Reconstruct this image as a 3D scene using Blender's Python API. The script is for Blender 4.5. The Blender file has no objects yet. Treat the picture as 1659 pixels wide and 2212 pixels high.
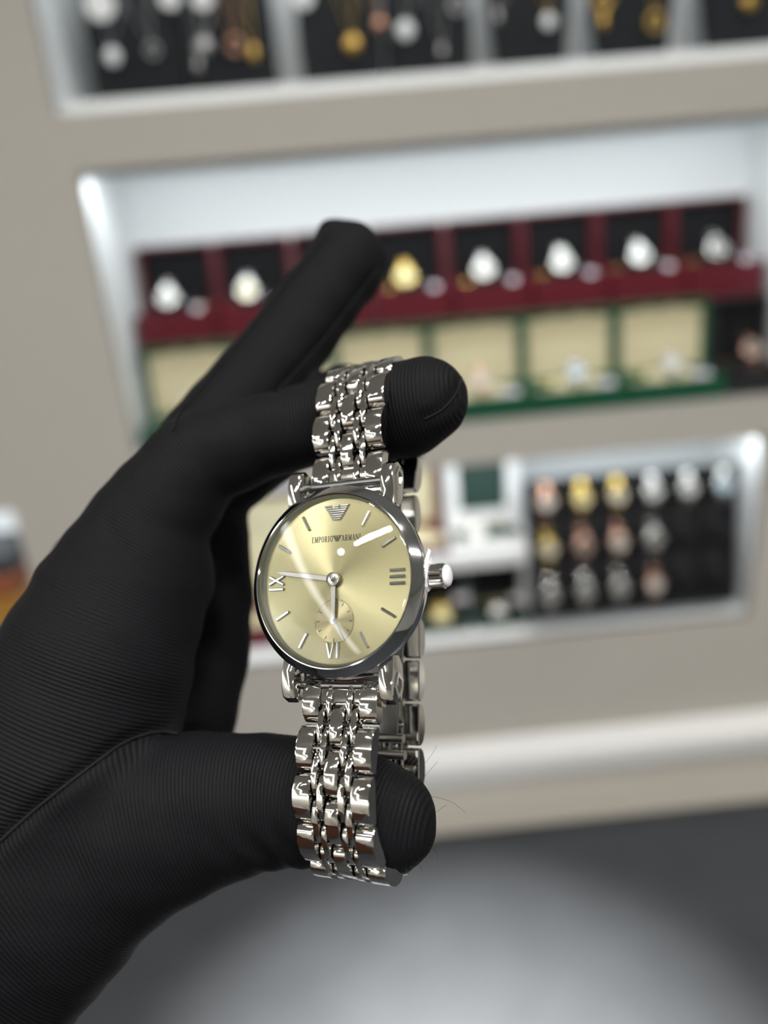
import bpy, bmesh, math, random
import numpy as np
from mathutils import Vector, Matrix
from mathutils.bvhtree import BVHTree

random.seed(7)
SC = bpy.context.scene
COL = SC.collection
PI = math.pi

# ------------------------------------------------------------------ camera
F, CX, CY = 1660.0, 829.5, 1106.0          # focal length / centre for a 1659 x 2212 frame
EYE = Vector((0.0, 0.0, 1.32))


def cam_axes(pitch, roll, yaw):
    cp, sp, cy, sy = math.cos(pitch), math.sin(pitch), math.cos(yaw), math.sin(yaw)
    fw = Vector((sy * cp, cy * cp, sp))
    r = Vector((cy, -sy, 0))
    u = r.cross(fw)
    c, s = math.cos(roll), math.sin(roll)
    return c * r + s * u, -s * r + c * u, fw


RT, UP, FW = cam_axes(math.radians(-21), math.radians(-5), math.radians(1.5))
CAMROT = Matrix((RT, UP, -FW)).transposed()          # camera axes (x right, y up, z back) -> world
cam = bpy.data.cameras.new('camera')
cam.sensor_fit = 'HORIZONTAL'
cam.sensor_width = 36.0
cam.lens = 36.0 * F / 1659.0
cam.clip_start = 0.01
cam.clip_end = 50
cam.dof.use_dof = True
cam.dof.focus_distance = 0.1335
cam.dof.aperture_fstop = 8.8
camo = bpy.data.objects.new('camera', cam)
COL.objects.link(camo)
camo.matrix_world = Matrix.Translation(EYE) @ CAMROT.to_4x4()
SC.camera = camo

# ------------------------------------------------------------------ world, exposure
wd = bpy.data.worlds.new('world')
SC.world = wd
wd.use_nodes = True
wd.node_tree.nodes['Background'].inputs[0].default_value = (0.9, 0.95, 1.0, 1)
wd.node_tree.nodes['Background'].inputs[1].default_value = 0.3
vs = SC.view_settings
vs.view_transform = 'Standard'
vs.look = 'None'
vs.gamma = 1.0
vs.use_curve_mapping = False
vs.exposure = 0.12
try:
    SC.cycles.use_denoising = True
    SC.cycles.max_bounces = 8
    SC.cycles.transparent_max_bounces = 16
    SC.cycles.caustics_reflective = False
    SC.cycles.caustics_refractive = False
    SC.cycles.sample_clamp_indirect = 6
except Exception:
    pass


# ------------------------------------------------------------------ helpers
def tag(o, label=None, cat=None, group=None, kind=None):
    if label: o['label'] = label
    if cat: o['category'] = cat
    if group: o['group'] = group
    if kind: o['kind'] = kind
    return o


def empty(name, loc=(0, 0, 0), parent=None):
    o = bpy.data.objects.new(name, None)
    o.empty_display_size = 0.02
    COL.objects.link(o)
    o.location = loc
    if parent: o.parent = parent
    return o


def link(name, bm, mat, parent=None, smooth=None, loc=None):
    """one mesh object out of a bmesh; smooth = auto-smooth angle in degrees"""
    bmesh.ops.recalc_face_normals(bm, faces=bm.faces[:])
    if smooth:
        ang = math.radians(smooth)
        for f in bm.faces: f.smooth = True
        for e in bm.edges:
            if len(e.link_faces) == 2:
                e.smooth = e.calc_face_angle(0) < ang
    me = bpy.data.meshes.new(name)
    bm.to_mesh(me)
    bm.free()
    if mat: me.materials.append(mat)
    o = bpy.data.objects.new(name, me)
    COL.objects.link(o)
    if parent: o.parent = parent
    if loc is not None: o.location = loc
    return o


def copy_tree(o, parent=None):
    c = o.copy()
    COL.objects.link(c)
    if parent is not None: c.parent = parent
    for ch in o.children: copy_tree(ch, c)
    return c


def NB(): return bmesh.new()


def add_box(bm, c, s, M=None, bev=0.0, seg=2):
    vs_ = []
    for i in range(8):
        p = Vector((c[0] + s[0] / 2 * (1 if i & 1 else -1), c[1] + s[1] / 2 * (1 if i & 2 else -1),
                    c[2] + s[2] / 2 * (1 if i & 4 else -1)))
        vs_.append(bm.verts.new(M @ p if M else p))
    fs = [bm.faces.new([vs_[k] for k in q]) for q in
          ((0, 2, 3, 1), (4, 5, 7, 6), (0, 1, 5, 4), (2, 6, 7, 3), (0, 4, 6, 2), (1, 3, 7, 5))]
    if bev > 0:
        es = list({e for f in fs for e in f.edges})
        bmesh.ops.bevel(bm, geom=es, offset=bev, segments=seg, affect='EDGES', profile=0.5)


def add_prism(bm, pts, a, b, fn, bev=0.0, seg=2):
    """polygon pts (2-D) extruded from a to b; fn(p, q, h) -> Vector"""
    n = len(pts)
    A = [bm.verts.new(fn(p[0], p[1], a)) for p in pts]
    B = [bm.verts.new(fn(p[0], p[1], b)) for p in pts]
    fs = [bm.faces.new(A[::-1]), bm.faces.new(B)]
    for i in range(n):
        fs.append(bm.faces.new((A[i], A[(i + 1) % n], B[(i + 1) % n], B[i])))
    if bev > 0:
        es = list({e for f in fs[:2] for e in f.edges})
        bmesh.ops.bevel(bm, geom=es, offset=bev, segments=seg, affect='EDGES', profile=0.5)


def add_lathe(bm, prof, n, fn, close=False):
    """prof [(r, h)], fn(x, y, h) -> Vector"""
    rings = []
    for r, h in prof:
        if r < 1e-9:
            rings.append([bm.verts.new(fn(0, 0, h))])
        else:
            rings.append([bm.verts.new(fn(r * math.cos(2 * PI * k / n), r * math.sin(2 * PI * k / n), h)) for k in range(n)])
    m = len(rings)
    for i in range(m if close else m - 1):
        a, b = rings[i], rings[(i + 1) % m]
        for k in range(n):
            k2 = (k + 1) % n
            if len(a) == 1 and len(b) == 1: continue
            if len(a) == 1: bm.faces.new((a[0], b[k2], b[k]))
            elif len(b) == 1: bm.faces.new((a[k], a[k2], b[0]))
            else: bm.faces.new((a[k], a[k2], b[k2], b[k]))


def add_tube(bm, pts, r, n=8, closed=False):
    pts = [Vector(p) for p in pts]
    m = len(pts)
    rings = []
    prev = None
    for i, p in enumerate(pts):
        if closed: t = pts[(i + 1) % m] - pts[i - 1]
        else: t = pts[min(i + 1, m - 1)] - pts[max(i - 1, 0)]
        t = t.normalized() if t.length > 1e-12 else Vector((0, 0, 1))
        if prev is None:
            prev = t.orthogonal().normalized()
        x = prev - t * prev.dot(t)
        x = x.normalized() if x.length > 1e-9 else t.orthogonal().normalized()
        prev = x
        y = t.cross(x)
        rr = r[i] if isinstance(r, (list, tuple)) else r
        rings.append([bm.verts.new(p + x * rr * math.cos(2 * PI * k / n) + y * rr * math.sin(2 * PI * k / n)) for k in range(n)])
    for i in range(m if closed else m - 1):
        a, b = rings[i], rings[(i + 1) % m]
        for k in range(n):
            bm.faces.new((a[k], a[(k + 1) % n], b[(k + 1) % n], b[k]))
    if not closed:
        bm.faces.new(rings[0][::-1])
        bm.faces.new(rings[-1])


def catmull(pts, per=8):
    pts = [np.array(p, float) for p in pts]
    out = []
    for i in range(len(pts) - 1):
        p0 = pts[max(i - 1, 0)]; p1 = pts[i]; p2 = pts[i + 1]; p3 = pts[min(i + 2, len(pts) - 1)]
        for k in range(per):
            t = k / per
            out.append(0.5 * ((2 * p1) + (-p0 + p2) * t + (2 * p0 - 5 * p1 + 4 * p2 - p3) * t * t + (-p0 + 3 * p1 - 3 * p2 + p3) * t ** 3))
    out.append(pts[-1])
    return out


# a sight line through the photograph meets the plane y = Y of the shop
def at(px, py, Y):
    d = RT * ((px - CX) / F) - UP * ((py - CY) / F) + FW
    return EYE + d * (Y / d.y)


# ------------------------------------------------------------------ materials
MAT = {}


def mat(name, col, rough=0.5, metal=0.0, noise=0.04, nscale=40.0, bump=0.0, bscale=200.0, coat=0.0, sheen=0.0, spec=0.5, emit=None, estr=0.0):
    m = bpy.data.materials.new(name)
    m.use_nodes = True
    nt = m.node_tree
    b = nt.nodes['Principled BSDF']
    b.inputs['Roughness'].default_value = rough
    b.inputs['Metallic'].default_value = metal
    b.inputs['Specular IOR Level'].default_value = spec
    b.inputs['Coat Weight'].default_value = coat
    b.inputs['Sheen Weight'].default_value = sheen
    tc = nt.nodes.new('ShaderNodeTexCoord')
    nz = nt.nodes.new('ShaderNodeTexNoise')
    nz.inputs['Scale'].default_value = nscale
    nz.inputs['Detail'].default_value = 3
    nt.links.new(tc.outputs['Object'], nz.inputs['Vector'])
    mx = nt.nodes.new('ShaderNodeMix')
    mx.data_type = 'RGBA'
    c = np.array(col[:3])
    mx.inputs[6].default_value = (*np.clip(c * (1 - noise), 0, 1), 1)
    mx.inputs[7].default_value = (*np.clip(c * (1 + noise), 0, 1), 1)
    nt.links.new(nz.outputs['Fac'], mx.inputs[0])
    nt.links.new(mx.outputs[2], b.inputs['Base Color'])
    if bump > 0:
        n2 = nt.nodes.new('ShaderNodeTexNoise')
        n2.inputs['Scale'].default_value = bscale
        nt.links.new(tc.outputs['Object'], n2.inputs['Vector'])
        bp = nt.nodes.new('ShaderNodeBump')
        bp.inputs['Strength'].default_value = bump
        bp.inputs['Distance'].default_value = 0.002
        nt.links.new(n2.outputs['Fac'], bp.inputs['Height'])
        nt.links.new(bp.outputs['Normal'], b.inputs['Normal'])
    if emit:
        b.inputs['Emission Color'].default_value = (*emit, 1)
        b.inputs['Emission Strength'].default_value = estr
    MAT[name] = m
    return m


mat('wall_paint', (0.50, 0.478, 0.437), 0.75, noise=0.02, nscale=3, bump=0.05, bscale=300)
mat('niche_white', (0.82, 0.84, 0.845), 0.5, noise=0.01, nscale=5)
mat('trim_white', (0.84, 0.84, 0.83), 0.45, noise=0.02, nscale=6)
mat('trim_beige_shade', (0.66, 0.62, 0.55), 0.6, noise=0.02, nscale=6)  # beige trim, with the shade below the moulding put into its colour
mat('ceiling_paint', (0.70, 0.71, 0.70), 0.8, noise=0.02, nscale=4)
mat('floor_dark', (0.037, 0.0405, 0.0455), 0.45, spec=0.25, noise=0.22, nscale=7, bump=0.04, bscale=60)
mat('side_wall', (0.72, 0.71, 0.66), 0.8, noise=0.03, nscale=3)
mat('red_leather', (0.095, 0.004, 0.012), 0.38, noise=0.15, bump=0.05, bscale=400)
mat('black_velvet', (0.006, 0.006, 0.007), 0.9, noise=0.2, sheen=0.05, spec=0.2)
mat('bust_velvet', (0.014, 0.016, 0.018), 0.85, noise=0.2, sheen=0.1, spec=0.2)
mat('green_leather', (0.006, 0.085, 0.040), 0.4, noise=0.12, bump=0.05, bscale=400)
mat('cream_lining', (0.62, 0.56, 0.37), 0.8, noise=0.05, nscale=60, sheen=0.1)
mat('dark_green', (0.02, 0.05, 0.04), 0.6, noise=0.1)
mat('black_leather', (0.02, 0.02, 0.024), 0.4, noise=0.1)
mat('brown_wood', (0.20, 0.06, 0.022), 0.45, noise=0.35, nscale=30)
mat('gold_band', (0.75, 0.38, 0.09), 0.35, metal=0.6, noise=0.1)
mat('white_card', (0.62, 0.58, 0.64), 0.6, noise=0.02)
mat('white_pearl', (0.86, 0.88, 0.88), 0.3, noise=0.02, coat=0.4)
mat('steel', (0.78, 0.78, 0.76), 0.22, metal=1.0, noise=0.03)
mat('gold', (0.86, 0.62, 0.18), 0.25, metal=1.0, noise=0.04)
mat('rose_gold', (0.80, 0.48, 0.34), 0.25, metal=1.0, noise=0.04)
mat('dial_white', (0.62, 0.63, 0.60), 0.4, noise=0.02)
mat('dial_cream', (0.78, 0.72, 0.42), 0.4, noise=0.02)
mat('dial_blue', (0.50, 0.68, 0.80), 0.35, noise=0.05)
mat('dull_silver', (0.36, 0.36, 0.37), 0.35, metal=1.0, noise=0.05)
mat('dull_gold', (0.55, 0.36, 0.10), 0.35, metal=1.0, noise=0.05)
mat('dull_rose', (0.48, 0.27, 0.18), 0.35, metal=1.0, noise=0.05)
mat('dial_grey', (0.26, 0.25, 0.235), 0.35, noise=0.05)
mat('lamp_housing', (0.55, 0.55, 0.56), 0.4, noise=0.02)
mat('lamp_glow', (0.9, 0.9, 0.9), 0.5, emit=(1.0, 0.98, 0.95), estr=6.0)
mat('added_counter_wood', (0.085, 0.036, 0.022), 0.35, noise=0.3, nscale=20)
# the watch in the hand
mat('polished_steel', (0.80, 0.785, 0.75), 0.07, metal=1.0, noise=0.02, nscale=900)
mat('case_steel', (0.72, 0.73, 0.75), 0.06, metal=1.0, noise=0.03, nscale=1500)
mat('brushed_steel', (0.60, 0.59, 0.56), 0.28, metal=1.0, noise=0.05, nscale=2500)
mat('dark_steel', (0.30, 0.30, 0.30), 0.22, metal=1.0, noise=0.05, nscale=900)
mat('marker_steel', (0.74, 0.76, 0.78), 0.14, metal=1.0, noise=0.02, nscale=900)
mat('rehaut_white', (0.66, 0.70, 0.68), 0.32, metal=0.5, noise=0.02, nscale=900)
mat('black_print', (0.012, 0.012, 0.012), 0.5, noise=0.1)
mat('white_plastic', (0.80, 0.80, 0.82), 0.35, noise=0.03, nscale=600)
MAT['white_plastic'].node_tree.nodes['Principled BSDF'].inputs['Subsurface Weight'].default_value = 0.0


def dial_mat(name, col, rough, aniso, rot, radial=True):
    m = mat(name, col, rough, metal=0.75, noise=0.03, nscale=1500)
    nt = m.node_tree
    b = nt.nodes['Principled BSDF']
    b.inputs['Anisotropic'].default_value = aniso
    b.inputs['Anisotropic Rotation'].default_value = rot
    tg = nt.nodes.new('ShaderNodeTangent')
    tg.direction_type = 'RADIAL'
    tg.axis = 'Z'
    nt.links.new(tg.outputs['Tangent'], b.inputs['Tangent'])
    return m


dial_mat('sunray_champagne', (0.63, 0.59, 0.345), 0.33, 0.82, 0.0)
dial_mat('sub_champagne', (0.63, 0.57, 0.345), 0.30, 0.86, 0.25)


def crystal_mat():
    m = bpy.data.materials.new('sapphire_glass')
    m.use_nodes = True
    nt = m.node_tree
    nt.nodes.clear()
    out = nt.nodes.new('ShaderNodeOutputMaterial')
    tr = nt.nodes.new('ShaderNodeBsdfTransparent')
    gl = nt.nodes.new('ShaderNodeBsdfGlossy')
    gl.inputs['Roughness'].default_value = 0.0
    fr = nt.nodes.new('ShaderNodeFresnel')
    fr.inputs['IOR'].default_value = 1.6
    mx = nt.nodes.new('ShaderNodeMixShader')
    nt.links.new(fr.outputs[0], mx.inputs[0])
    nt.links.new(tr.outputs[0], mx.inputs[1])
    nt.links.new(gl.outputs[0], mx.inputs[2])
    nt.links.new(mx.outputs[0], out.inputs[0])
    MAT['crystal'] = m


crystal_mat()


def glove_mat():
    m = mat('glove_knit', (0.0065, 0.0064, 0.0078), 0.62, noise=0.18, nscale=1400, sheen=0.0, spec=0.09)
    nt = m.node_tree
    b = nt.nodes['Principled BSDF']
    b.inputs['Sheen Roughness'].default_value = 0.5
    a = nt.nodes.new('ShaderNodeAttribute')
    a.attribute_name = 'rib'
    mul = nt.nodes.new('ShaderNodeMath'); mul.operation = 'MULTIPLY'
    mul.inputs[1].default_value = 2 * PI / 0.72
    nt.links.new(a.outputs['Fac'], mul.inputs[0])
    sn = nt.nodes.new('ShaderNodeMath'); sn.operation = 'SINE'
    nt.links.new(mul.outputs[0], sn.inputs[0])
    tc = nt.nodes.new('ShaderNodeTexCoord')
    n2 = nt.nodes.new('ShaderNodeTexNoise')
    n2.inputs['Scale'].default_value = 3500
    n2.inputs['Detail'].default_value = 2
    nt.links.new(tc.outputs['Object'], n2.inputs['Vector'])
    n3 = nt.nodes.new('ShaderNodeMath'); n3.operation = 'MULTIPLY'
    n3.inputs[1].default_value = 1.3
    nt.links.new(n2.outputs['Fac'], n3.inputs[0])
    ad = nt.nodes.new('ShaderNodeMath'); ad.operation = 'ADD'
    nt.links.new(sn.outputs[0], ad.inputs[0])
    nt.links.new(n3.outputs[0], ad.inputs[1])
    bp = nt.nodes.new('ShaderNodeBump')
    bp.inputs['Strength'].default_value = 0.55
    bp.inputs['Distance'].default_value = 0.00012
    nt.links.new(ad.outputs[0], bp.inputs['Height'])
    nt.links.new(bp.outputs['Normal'], b.inputs['Normal'])


glove_mat()
mat('glove_seam', (0.008, 0.008, 0.009), 0.85, noise=0.2, nscale=2000, spec=0.2)

# ------------------------------------------------------------------ the room
WY = 1.40                                   # front face of the display wall
XL, XR, YB, ZC = -5.6, 3.2, -5.4, 2.82
ND = 0.27                                   # niche depth


def slab(name, x0, x1, y0, y1, z0, z1, m):
    bm = NB()
    add_box(bm, ((x0 + x1) / 2, (y0 + y1) / 2, (z0 + z1) / 2), (x1 - x0, y1 - y0, z1 - z0))
    return tag(link(name, bm, MAT[m]), kind='structure')


slab('floor', XL, XR, YB, WY, -0.08, 0.0, 'floor_dark')
slab('ceiling', XL, XR, YB, WY, ZC, ZC + 0.1, 'ceiling_paint')
slab('wall_left', XL - 0.1, XL, YB, WY, 0, ZC, 'side_wall')
slab('wall_right', XR, XR + 0.1, YB, WY, 0, ZC, 'side_wall')
slab('wall_rear', XL, XR, YB - 0.1, YB, 0, ZC, 'side_wall')

E0 = EYE.z
NICHES = [  # x0, x1, z0, z1
    (-0.430, 0.860, E0 + 0.192, E0 + 0.62),
    (-0.415, 0.845, E0 - 0.374, E0 + 0.108),
    (-0.420, 0.788, E0 - 0.852, E0 - 0.458),
    (-1.750, -0.664, E0 - 0.852, E0 - 0.462),
]


def display_wall():
    xs = sorted({XL, XR} | {n[0] for n in NICHES} | {n[1] for n in NICHES})
    zs = sorted({0.0, ZC} | {n[2] for n in NICHES} | {n[3] for n in NICHES})
    bm = NB()
    for i in range(len(xs) - 1):
        for k in range(len(zs) - 1):
            mx_, mz = (xs[i] + xs[i + 1]) / 2, (zs[k] + zs[k + 1]) / 2
            if any(a < mx_ < b and c < mz < d for a, b, c, d in NICHES): continue
            vs_ = [bm.verts.new((x, WY, z)) for x, z in ((xs[i], zs[k]), (xs[i + 1], zs[k]), (xs[i + 1], zs[k + 1]), (xs[i], zs[k + 1]))]
            bm.faces.new(vs_)
    bmesh.ops.remove_doubles(bm, verts=bm.verts[:], dist=1e-5)
    bmesh.ops.solidify(bm, geom=bm.faces[:], thickness=0.012)
    w = tag(link('wall_back', bm, MAT['wall_paint']), kind='structure')
    for a, b, c, d in NICHES:
        bm = NB()
        y0, y1 = WY + 0.0005, WY + ND
        t = 0.012
        add_box(bm, ((a + b) / 2, y1 + t / 2, (c + d) / 2), (b - a + 2 * t, t, d - c + 2 * t))
        add_box(bm, (a - t / 2, (y0 + y1) / 2, (c + d) / 2), (t, y1 - y0, d - c + 2 * t))
        add_box(bm, (b + t / 2, (y0 + y1) / 2, (c + d) / 2), (t, y1 - y0, d - c + 2 * t))
        add_box(bm, ((a + b) / 2, (y0 + y1) / 2, c - t / 2), (b - a, y1 - y0, t))
        add_box(bm, ((a + b) / 2, (y0 + y1) / 2, d + t / 2), (b - a, y1 - y0, t))
        link('niche_lining', bm, MAT['niche_white'], w)
    return w


WALL = display_wall()

bm = NB()
prof = [(0, 0.135), (0, 0.235), (-0.012, 0.245), (-0.020, 0.235), (-0.022, 0.215), (-0.034, 0.20), (-0.036, 0.145), (-0.030, 0.135)]
add_prism(bm, prof, XL, XR, lambda p, q, h: Vector((h, WY - 0.0135 + p, q)))
tag(link('trim_1', bm, MAT['trim_white'], smooth=35), kind='structure')
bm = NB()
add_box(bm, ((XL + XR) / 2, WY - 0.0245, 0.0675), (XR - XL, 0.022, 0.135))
tag(link('baseboard_back', bm, MAT['trim_beige_shade']), kind='structure')


# ------------------------------------------------------------------ lamps (fixtures on the ceiling and in the niches, some added for their light)
def area(parent, loc, sx, sy, power, col=(1, 0.97, 0.93), rot=(0, 0, 0), spread=PI):
    l = bpy.data.lights.new('lamp_light', 'AREA')
    l.shape = 'RECTANGLE'
    l.size, l.size_y = sx, sy
    l.energy = power
    l.color = col
    l.spread = spread
    o = bpy.data.objects.new('lamp_light', l)
    COL.objects.link(o)
    o.parent = parent
    o.location = loc
    o.rotation_euler = rot
    return o


def linear_lamp(x0, y0, x1, y1, wdt, power, label, col=(1, 0.97, 0.93)):
    c = Vector(((x0 + x1) / 2, (y0 + y1) / 2, ZC))
    L = math.hypot(x1 - x0, y1 - y0)
    r = empty('linear_lamp', c)
    r.rotation_euler.z = math.atan2(y1 - y0, x1 - x0)
    tag(r, label, 'ceiling lamp', 'linear ceiling lamps')
    bm = NB(); add_box(bm, (0, 0, -0.02), (L + 0.02, wdt + 0.02, 0.04), bev=0.004)
    link('lamp_housing', bm, MAT['lamp_housing'], r)
    bm = NB(); add_box(bm, (0, 0, -0.043), (L, wdt, 0.006))
    link('lamp_diffuser', bm, MAT['lamp_glow'], r)
    area(r, (0, 0, -0.048), L, wdt, power, col)


def downlight(x, y, power, label, rad=0.055, col=(1, 0.96, 0.90), spread=2.2):
    r = empty('ceiling_downlight', (x, y, ZC))
    tag(r, label, 'ceiling lamp', 'round ceiling downlights')
    bm = NB(); add_lathe(bm, [(rad, 0), (rad + 0.02, 0), (rad + 0.018, -0.012), (rad, -0.014)], 32, lambda a, b, h: Vector((a, b, h)), close=True)
    link('downlight_ring', bm, MAT['lamp_housing'], r, smooth=40)
    bm = NB(); add_lathe(bm, [(0, -0.004), (rad, -0.004)], 32, lambda a, b, h: Vector((a, b, h)))
    link('downlight_lens', bm, MAT['lamp_glow'], r)
    o = area(r, (0, 0, -0.008), rad * 2, rad * 2, power, col, spread=spread)
    o.data.shape = 'DISK'


linear_lamp(-1.56, -0.70, -1.05, -0.70, 0.030, 6, 'short white linear lamp on the ceiling, left of the camera')
linear_lamp(-0.30, -0.70, 0.30, -0.70, 0.055, 23, 'short white linear lamp on the ceiling, straight above the camera')
linear_lamp(0.95, -0.70, 1.55, -0.70, 0.055, 23, 'short white linear lamp on the ceiling, right of the camera')
linear_lamp(-1.30, -2.6, -0.70, -2.6, 0.055, 23, 'short white linear lamp on the ceiling, behind the camera to the left')
linear_lamp(0.50, -2.6, 1.10, -2.6, 0.055, 23, 'short white linear lamp on the ceiling, behind the camera to the right')
linear_lamp(-2.45, 0.25, -4.55, -3.9, 0.22, 7, 'long slanting light line on the ceiling over the left of the shop', (0.88, 0.96, 1.0))
downlight(-1.89, -0.73, 3, 'round downlight at the left end of the lamp row', rad=0.032)
downlight(0.62, -0.05, 5, 'round downlight above the right of the camera')
downlight(-0.62, -0.05, 5, 'round downlight above the left of the camera')
downlight(0.06, 0.70, 19, 'round downlight added for a bright pool on the floor', spread=0.44)  # narrow beam added to throw a bright pool on the floor
downlight(1.45, 0.60, 4, 'round downlight close to the display wall on the right', spread=1.0)


def added_wall_washer(y0, y1, power):  # added lamp, brightens the left wall mirrored in the bracelet
    r = empty('added_wall_washer', (XL + 0.45, (y0 + y1) / 2, ZC))
    tag(r, 'long unseen lamp added to brighten the left wall for the steel reflections', 'ceiling lamp')
    bm = NB(); add_box(bm, (0, 0, -0.03), (0.10, y1 - y0, 0.06), bev=0.004)
    link('lamp_housing', bm, MAT['lamp_housing'], r)
    area(r, (-0.03, 0, -0.065), 0.06, y1 - y0, power, (1, 0.98, 0.93), rot=(0, math.radians(38), 0), spread=2.3)


added_wall_washer(-5.0, 1.1, 85)


def added_counter():  # unseen counter added to give the steel links brown reflections
    r = empty('added_counter', (-1.75, -0.75, 0))
    tag(r, 'unseen brown counter added left of the camera for reflections in the bracelet', 'counter')
    for nm, c, sz, m, bv in (('counter_body', (0, 0, 0.46), (1.1, 1.5, 0.84), 'added_counter_wood', 0.004), ('counter_top', (0, 0, 0.90), (1.2, 1.6, 0.04), 'added_counter_wood', 0.008), ('counter_plinth', (0, 0, 0.02), (1.04, 1.44, 0.04), 'black_leather', 0.0)):
        bm = NB(); add_box(bm, c, sz, bev=bv)
        link(nm, bm, MAT[m], r)


added_counter()


def niche_light(i, power, y=None):
    a, b, c, d = NICHES[i]
    L = b - a - 0.02
    r = empty('niche_light_strip', ((a + b) / 2, WY + 0.035, d))
    tag(r, ['cool white light strip under the top of the necklace niche',
            'cool white light strip under the top of the red box niche',
            'cool white light strip under the top of the watch tray niche',
            'cool white light strip under the top of the far left niche'][i], 'light strip', 'niche light strips')
    bm = NB(); add_box(bm, (0, 0, -0.004), (L, 0.02, 0.008), bev=0.001)
    link('strip_profile', bm, MAT['lamp_housing'], r)
    area(r, (0, 0, -0.0095), L, 0.016, power, (0.90, 0.97, 1.0), rot=(math.radians(25), 0, 0))


niche_light(0, 2.8)
niche_light(1, 3.1)
niche_light(2, 2.3)
niche_light(3, 3.2)


# ------------------------------------------------------------------ the watch in the hand
def rodrigues(w):
    w = Vector(w)
    return Matrix.Rotation(w.length, 3, w.normalized())


WROT = rodrigues((-0.208, -0.442, 0.040))                 # watch axes (u 3 o'clock, v 12 o'clock, n out of the dial) in camera axes
WC = Vector((-8.533, -11.792, -133.678))                   # dial centre, mm in camera axes
WATCH_M = Matrix.Translation(EYE + CAMROT @ (WC * 0.001)) @ (CAMROT @ WROT).to_4x4()
watch = empty('wrist_watch')
watch.matrix_world = WATCH_M
tag(watch, 'silver wrist watch with champagne dial and link bracelet held by the black glove', 'watch')
K = 0.001


def L3(u, v, n): return Vector((u * K, v * K, n * K))


def dial_uv(px, py, n0=0.0):
    """point of the dial plane (mm) behind a point of the photograph"""
    d = Vector(((px - CX) / F, -(py - CY) / F, -1.0))
    N = WROT.col[2]
    t = (WC + N * n0).dot(N) / d.dot(N)
    q = WROT.transposed() @ (d * t - WC)
    return q.x, q.y


def wl(name, bm, m, parent=None, smooth=None):
    return link(name, bm, MAT[m], parent or watch, smooth)


# case, bezel, back, dial, crystal
bm = NB(); add_lathe(bm, [(15.2, -0.7), (16.5, -0.75), (16.1, -1.3), (16.0, -2.6), (16.1, -3.6), (15.7, -4.6), (14.6, -5.3), (13.6, -5.3)], 128, L3)
wl('case', bm, 'case_steel', smooth=32)
bm = NB(); add_lathe(bm, [(13.9, -5.2), (13.5, -5.9), (11.8, -6.2), (0, -6.2)], 96, L3)
wl('case_back', bm, 'brushed_steel', smooth=32)
bm = NB(); add_lathe(bm, [(14.95, 0.9), (14.95, 1.38), (15.12, 1.52), (15.3, 1.50), (16.55, 0.42), (16.82, 0.12), (16.86, -0.25), (16.6, -0.72), (15.2, -0.72)], 160, L3)
wl('bezel', bm, 'case_steel', smooth=24)
bm = NB(); add_lathe(bm, [(14.45, 0.02), (14.55, 0.12), (14.95, 1.1), (14.97, 1.3)], 128, L3)
wl('rehaut', bm, 'rehaut_white', smooth=40)


def flat_ring(bm, r0, r1, n, h, hole=None):
    add_lathe(bm, [(r0, h), (r1, h)], n, L3)


SUB = dial_uv(722, 1342)
SUB = (0.35, -8.0) if False else SUB
bm = NB(); add_lathe(bm, [(0, 0), (4, 0), (9, 0), (14.6, 0), (14.6, -0.4), (0, -0.4)], 128, L3)
DIAL = wl('dial', bm, 'sunray_champagne')
subd = NB()
add_lathe(subd, [(0, 0.02), (3.2, 0.02), (3.66, 0.02), (3.74, 0.07), (3.84, 0.07), (3.9, 0.0), (3.9, -0.1)], 72, L3)
SUBO = link('subdial', subd, MAT['sub_champagne'], DIAL, loc=(SUB[0] * K, SUB[1] * K, 0))
for k in range(12):
    a = 2 * PI * k / 12
    if k in (0,): continue
    bm = NB()
    M = Matrix.Translation((SUB[0] * K, SUB[1] * K, 0)) @ Matrix.Rotation(-a, 4, 'Z')
    add_box(bm, (0, 3.2 * K, 0.035 * K), (0.10 * K, 0.62 * K, 0.03 * K), M)
    link('subdial_tick', bm, MAT['black_print'], DIAL)

RDOME = 90.0
bm = NB()
pr = [(14.93, 0.95), (14.93, 1.36)] + [(r, 1.36 + 0.1 + (14.8 ** 2 - r * r) / (2 * RDOME)) for r in (14.8, 14.2, 13, 11.5, 10, 8, 6, 4, 2, 0)]
add_lathe(bm, pr, 128, L3)
wl('crystal', bm, 'crystal', smooth=30)


# applied markers, numerals
def bar(bm, u0, v0, u1, v1, w, h0, h1, bev=0.06):
    d = Vector((u1 - u0, v1 - v0, 0)); Ln = d.length
    M = Matrix.Translation(((u0 + u1) / 2 * K, (v0 + v1) / 2 * K, (h0 + h1) / 2 * K)) @ Matrix.Rotation(math.atan2(d.y, d.x), 4, 'Z')
    add_box(bm, (0, 0, 0), (Ln * K, w * K, (h1 - h0) * K), M, bev=bev * K, seg=1)


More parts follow.
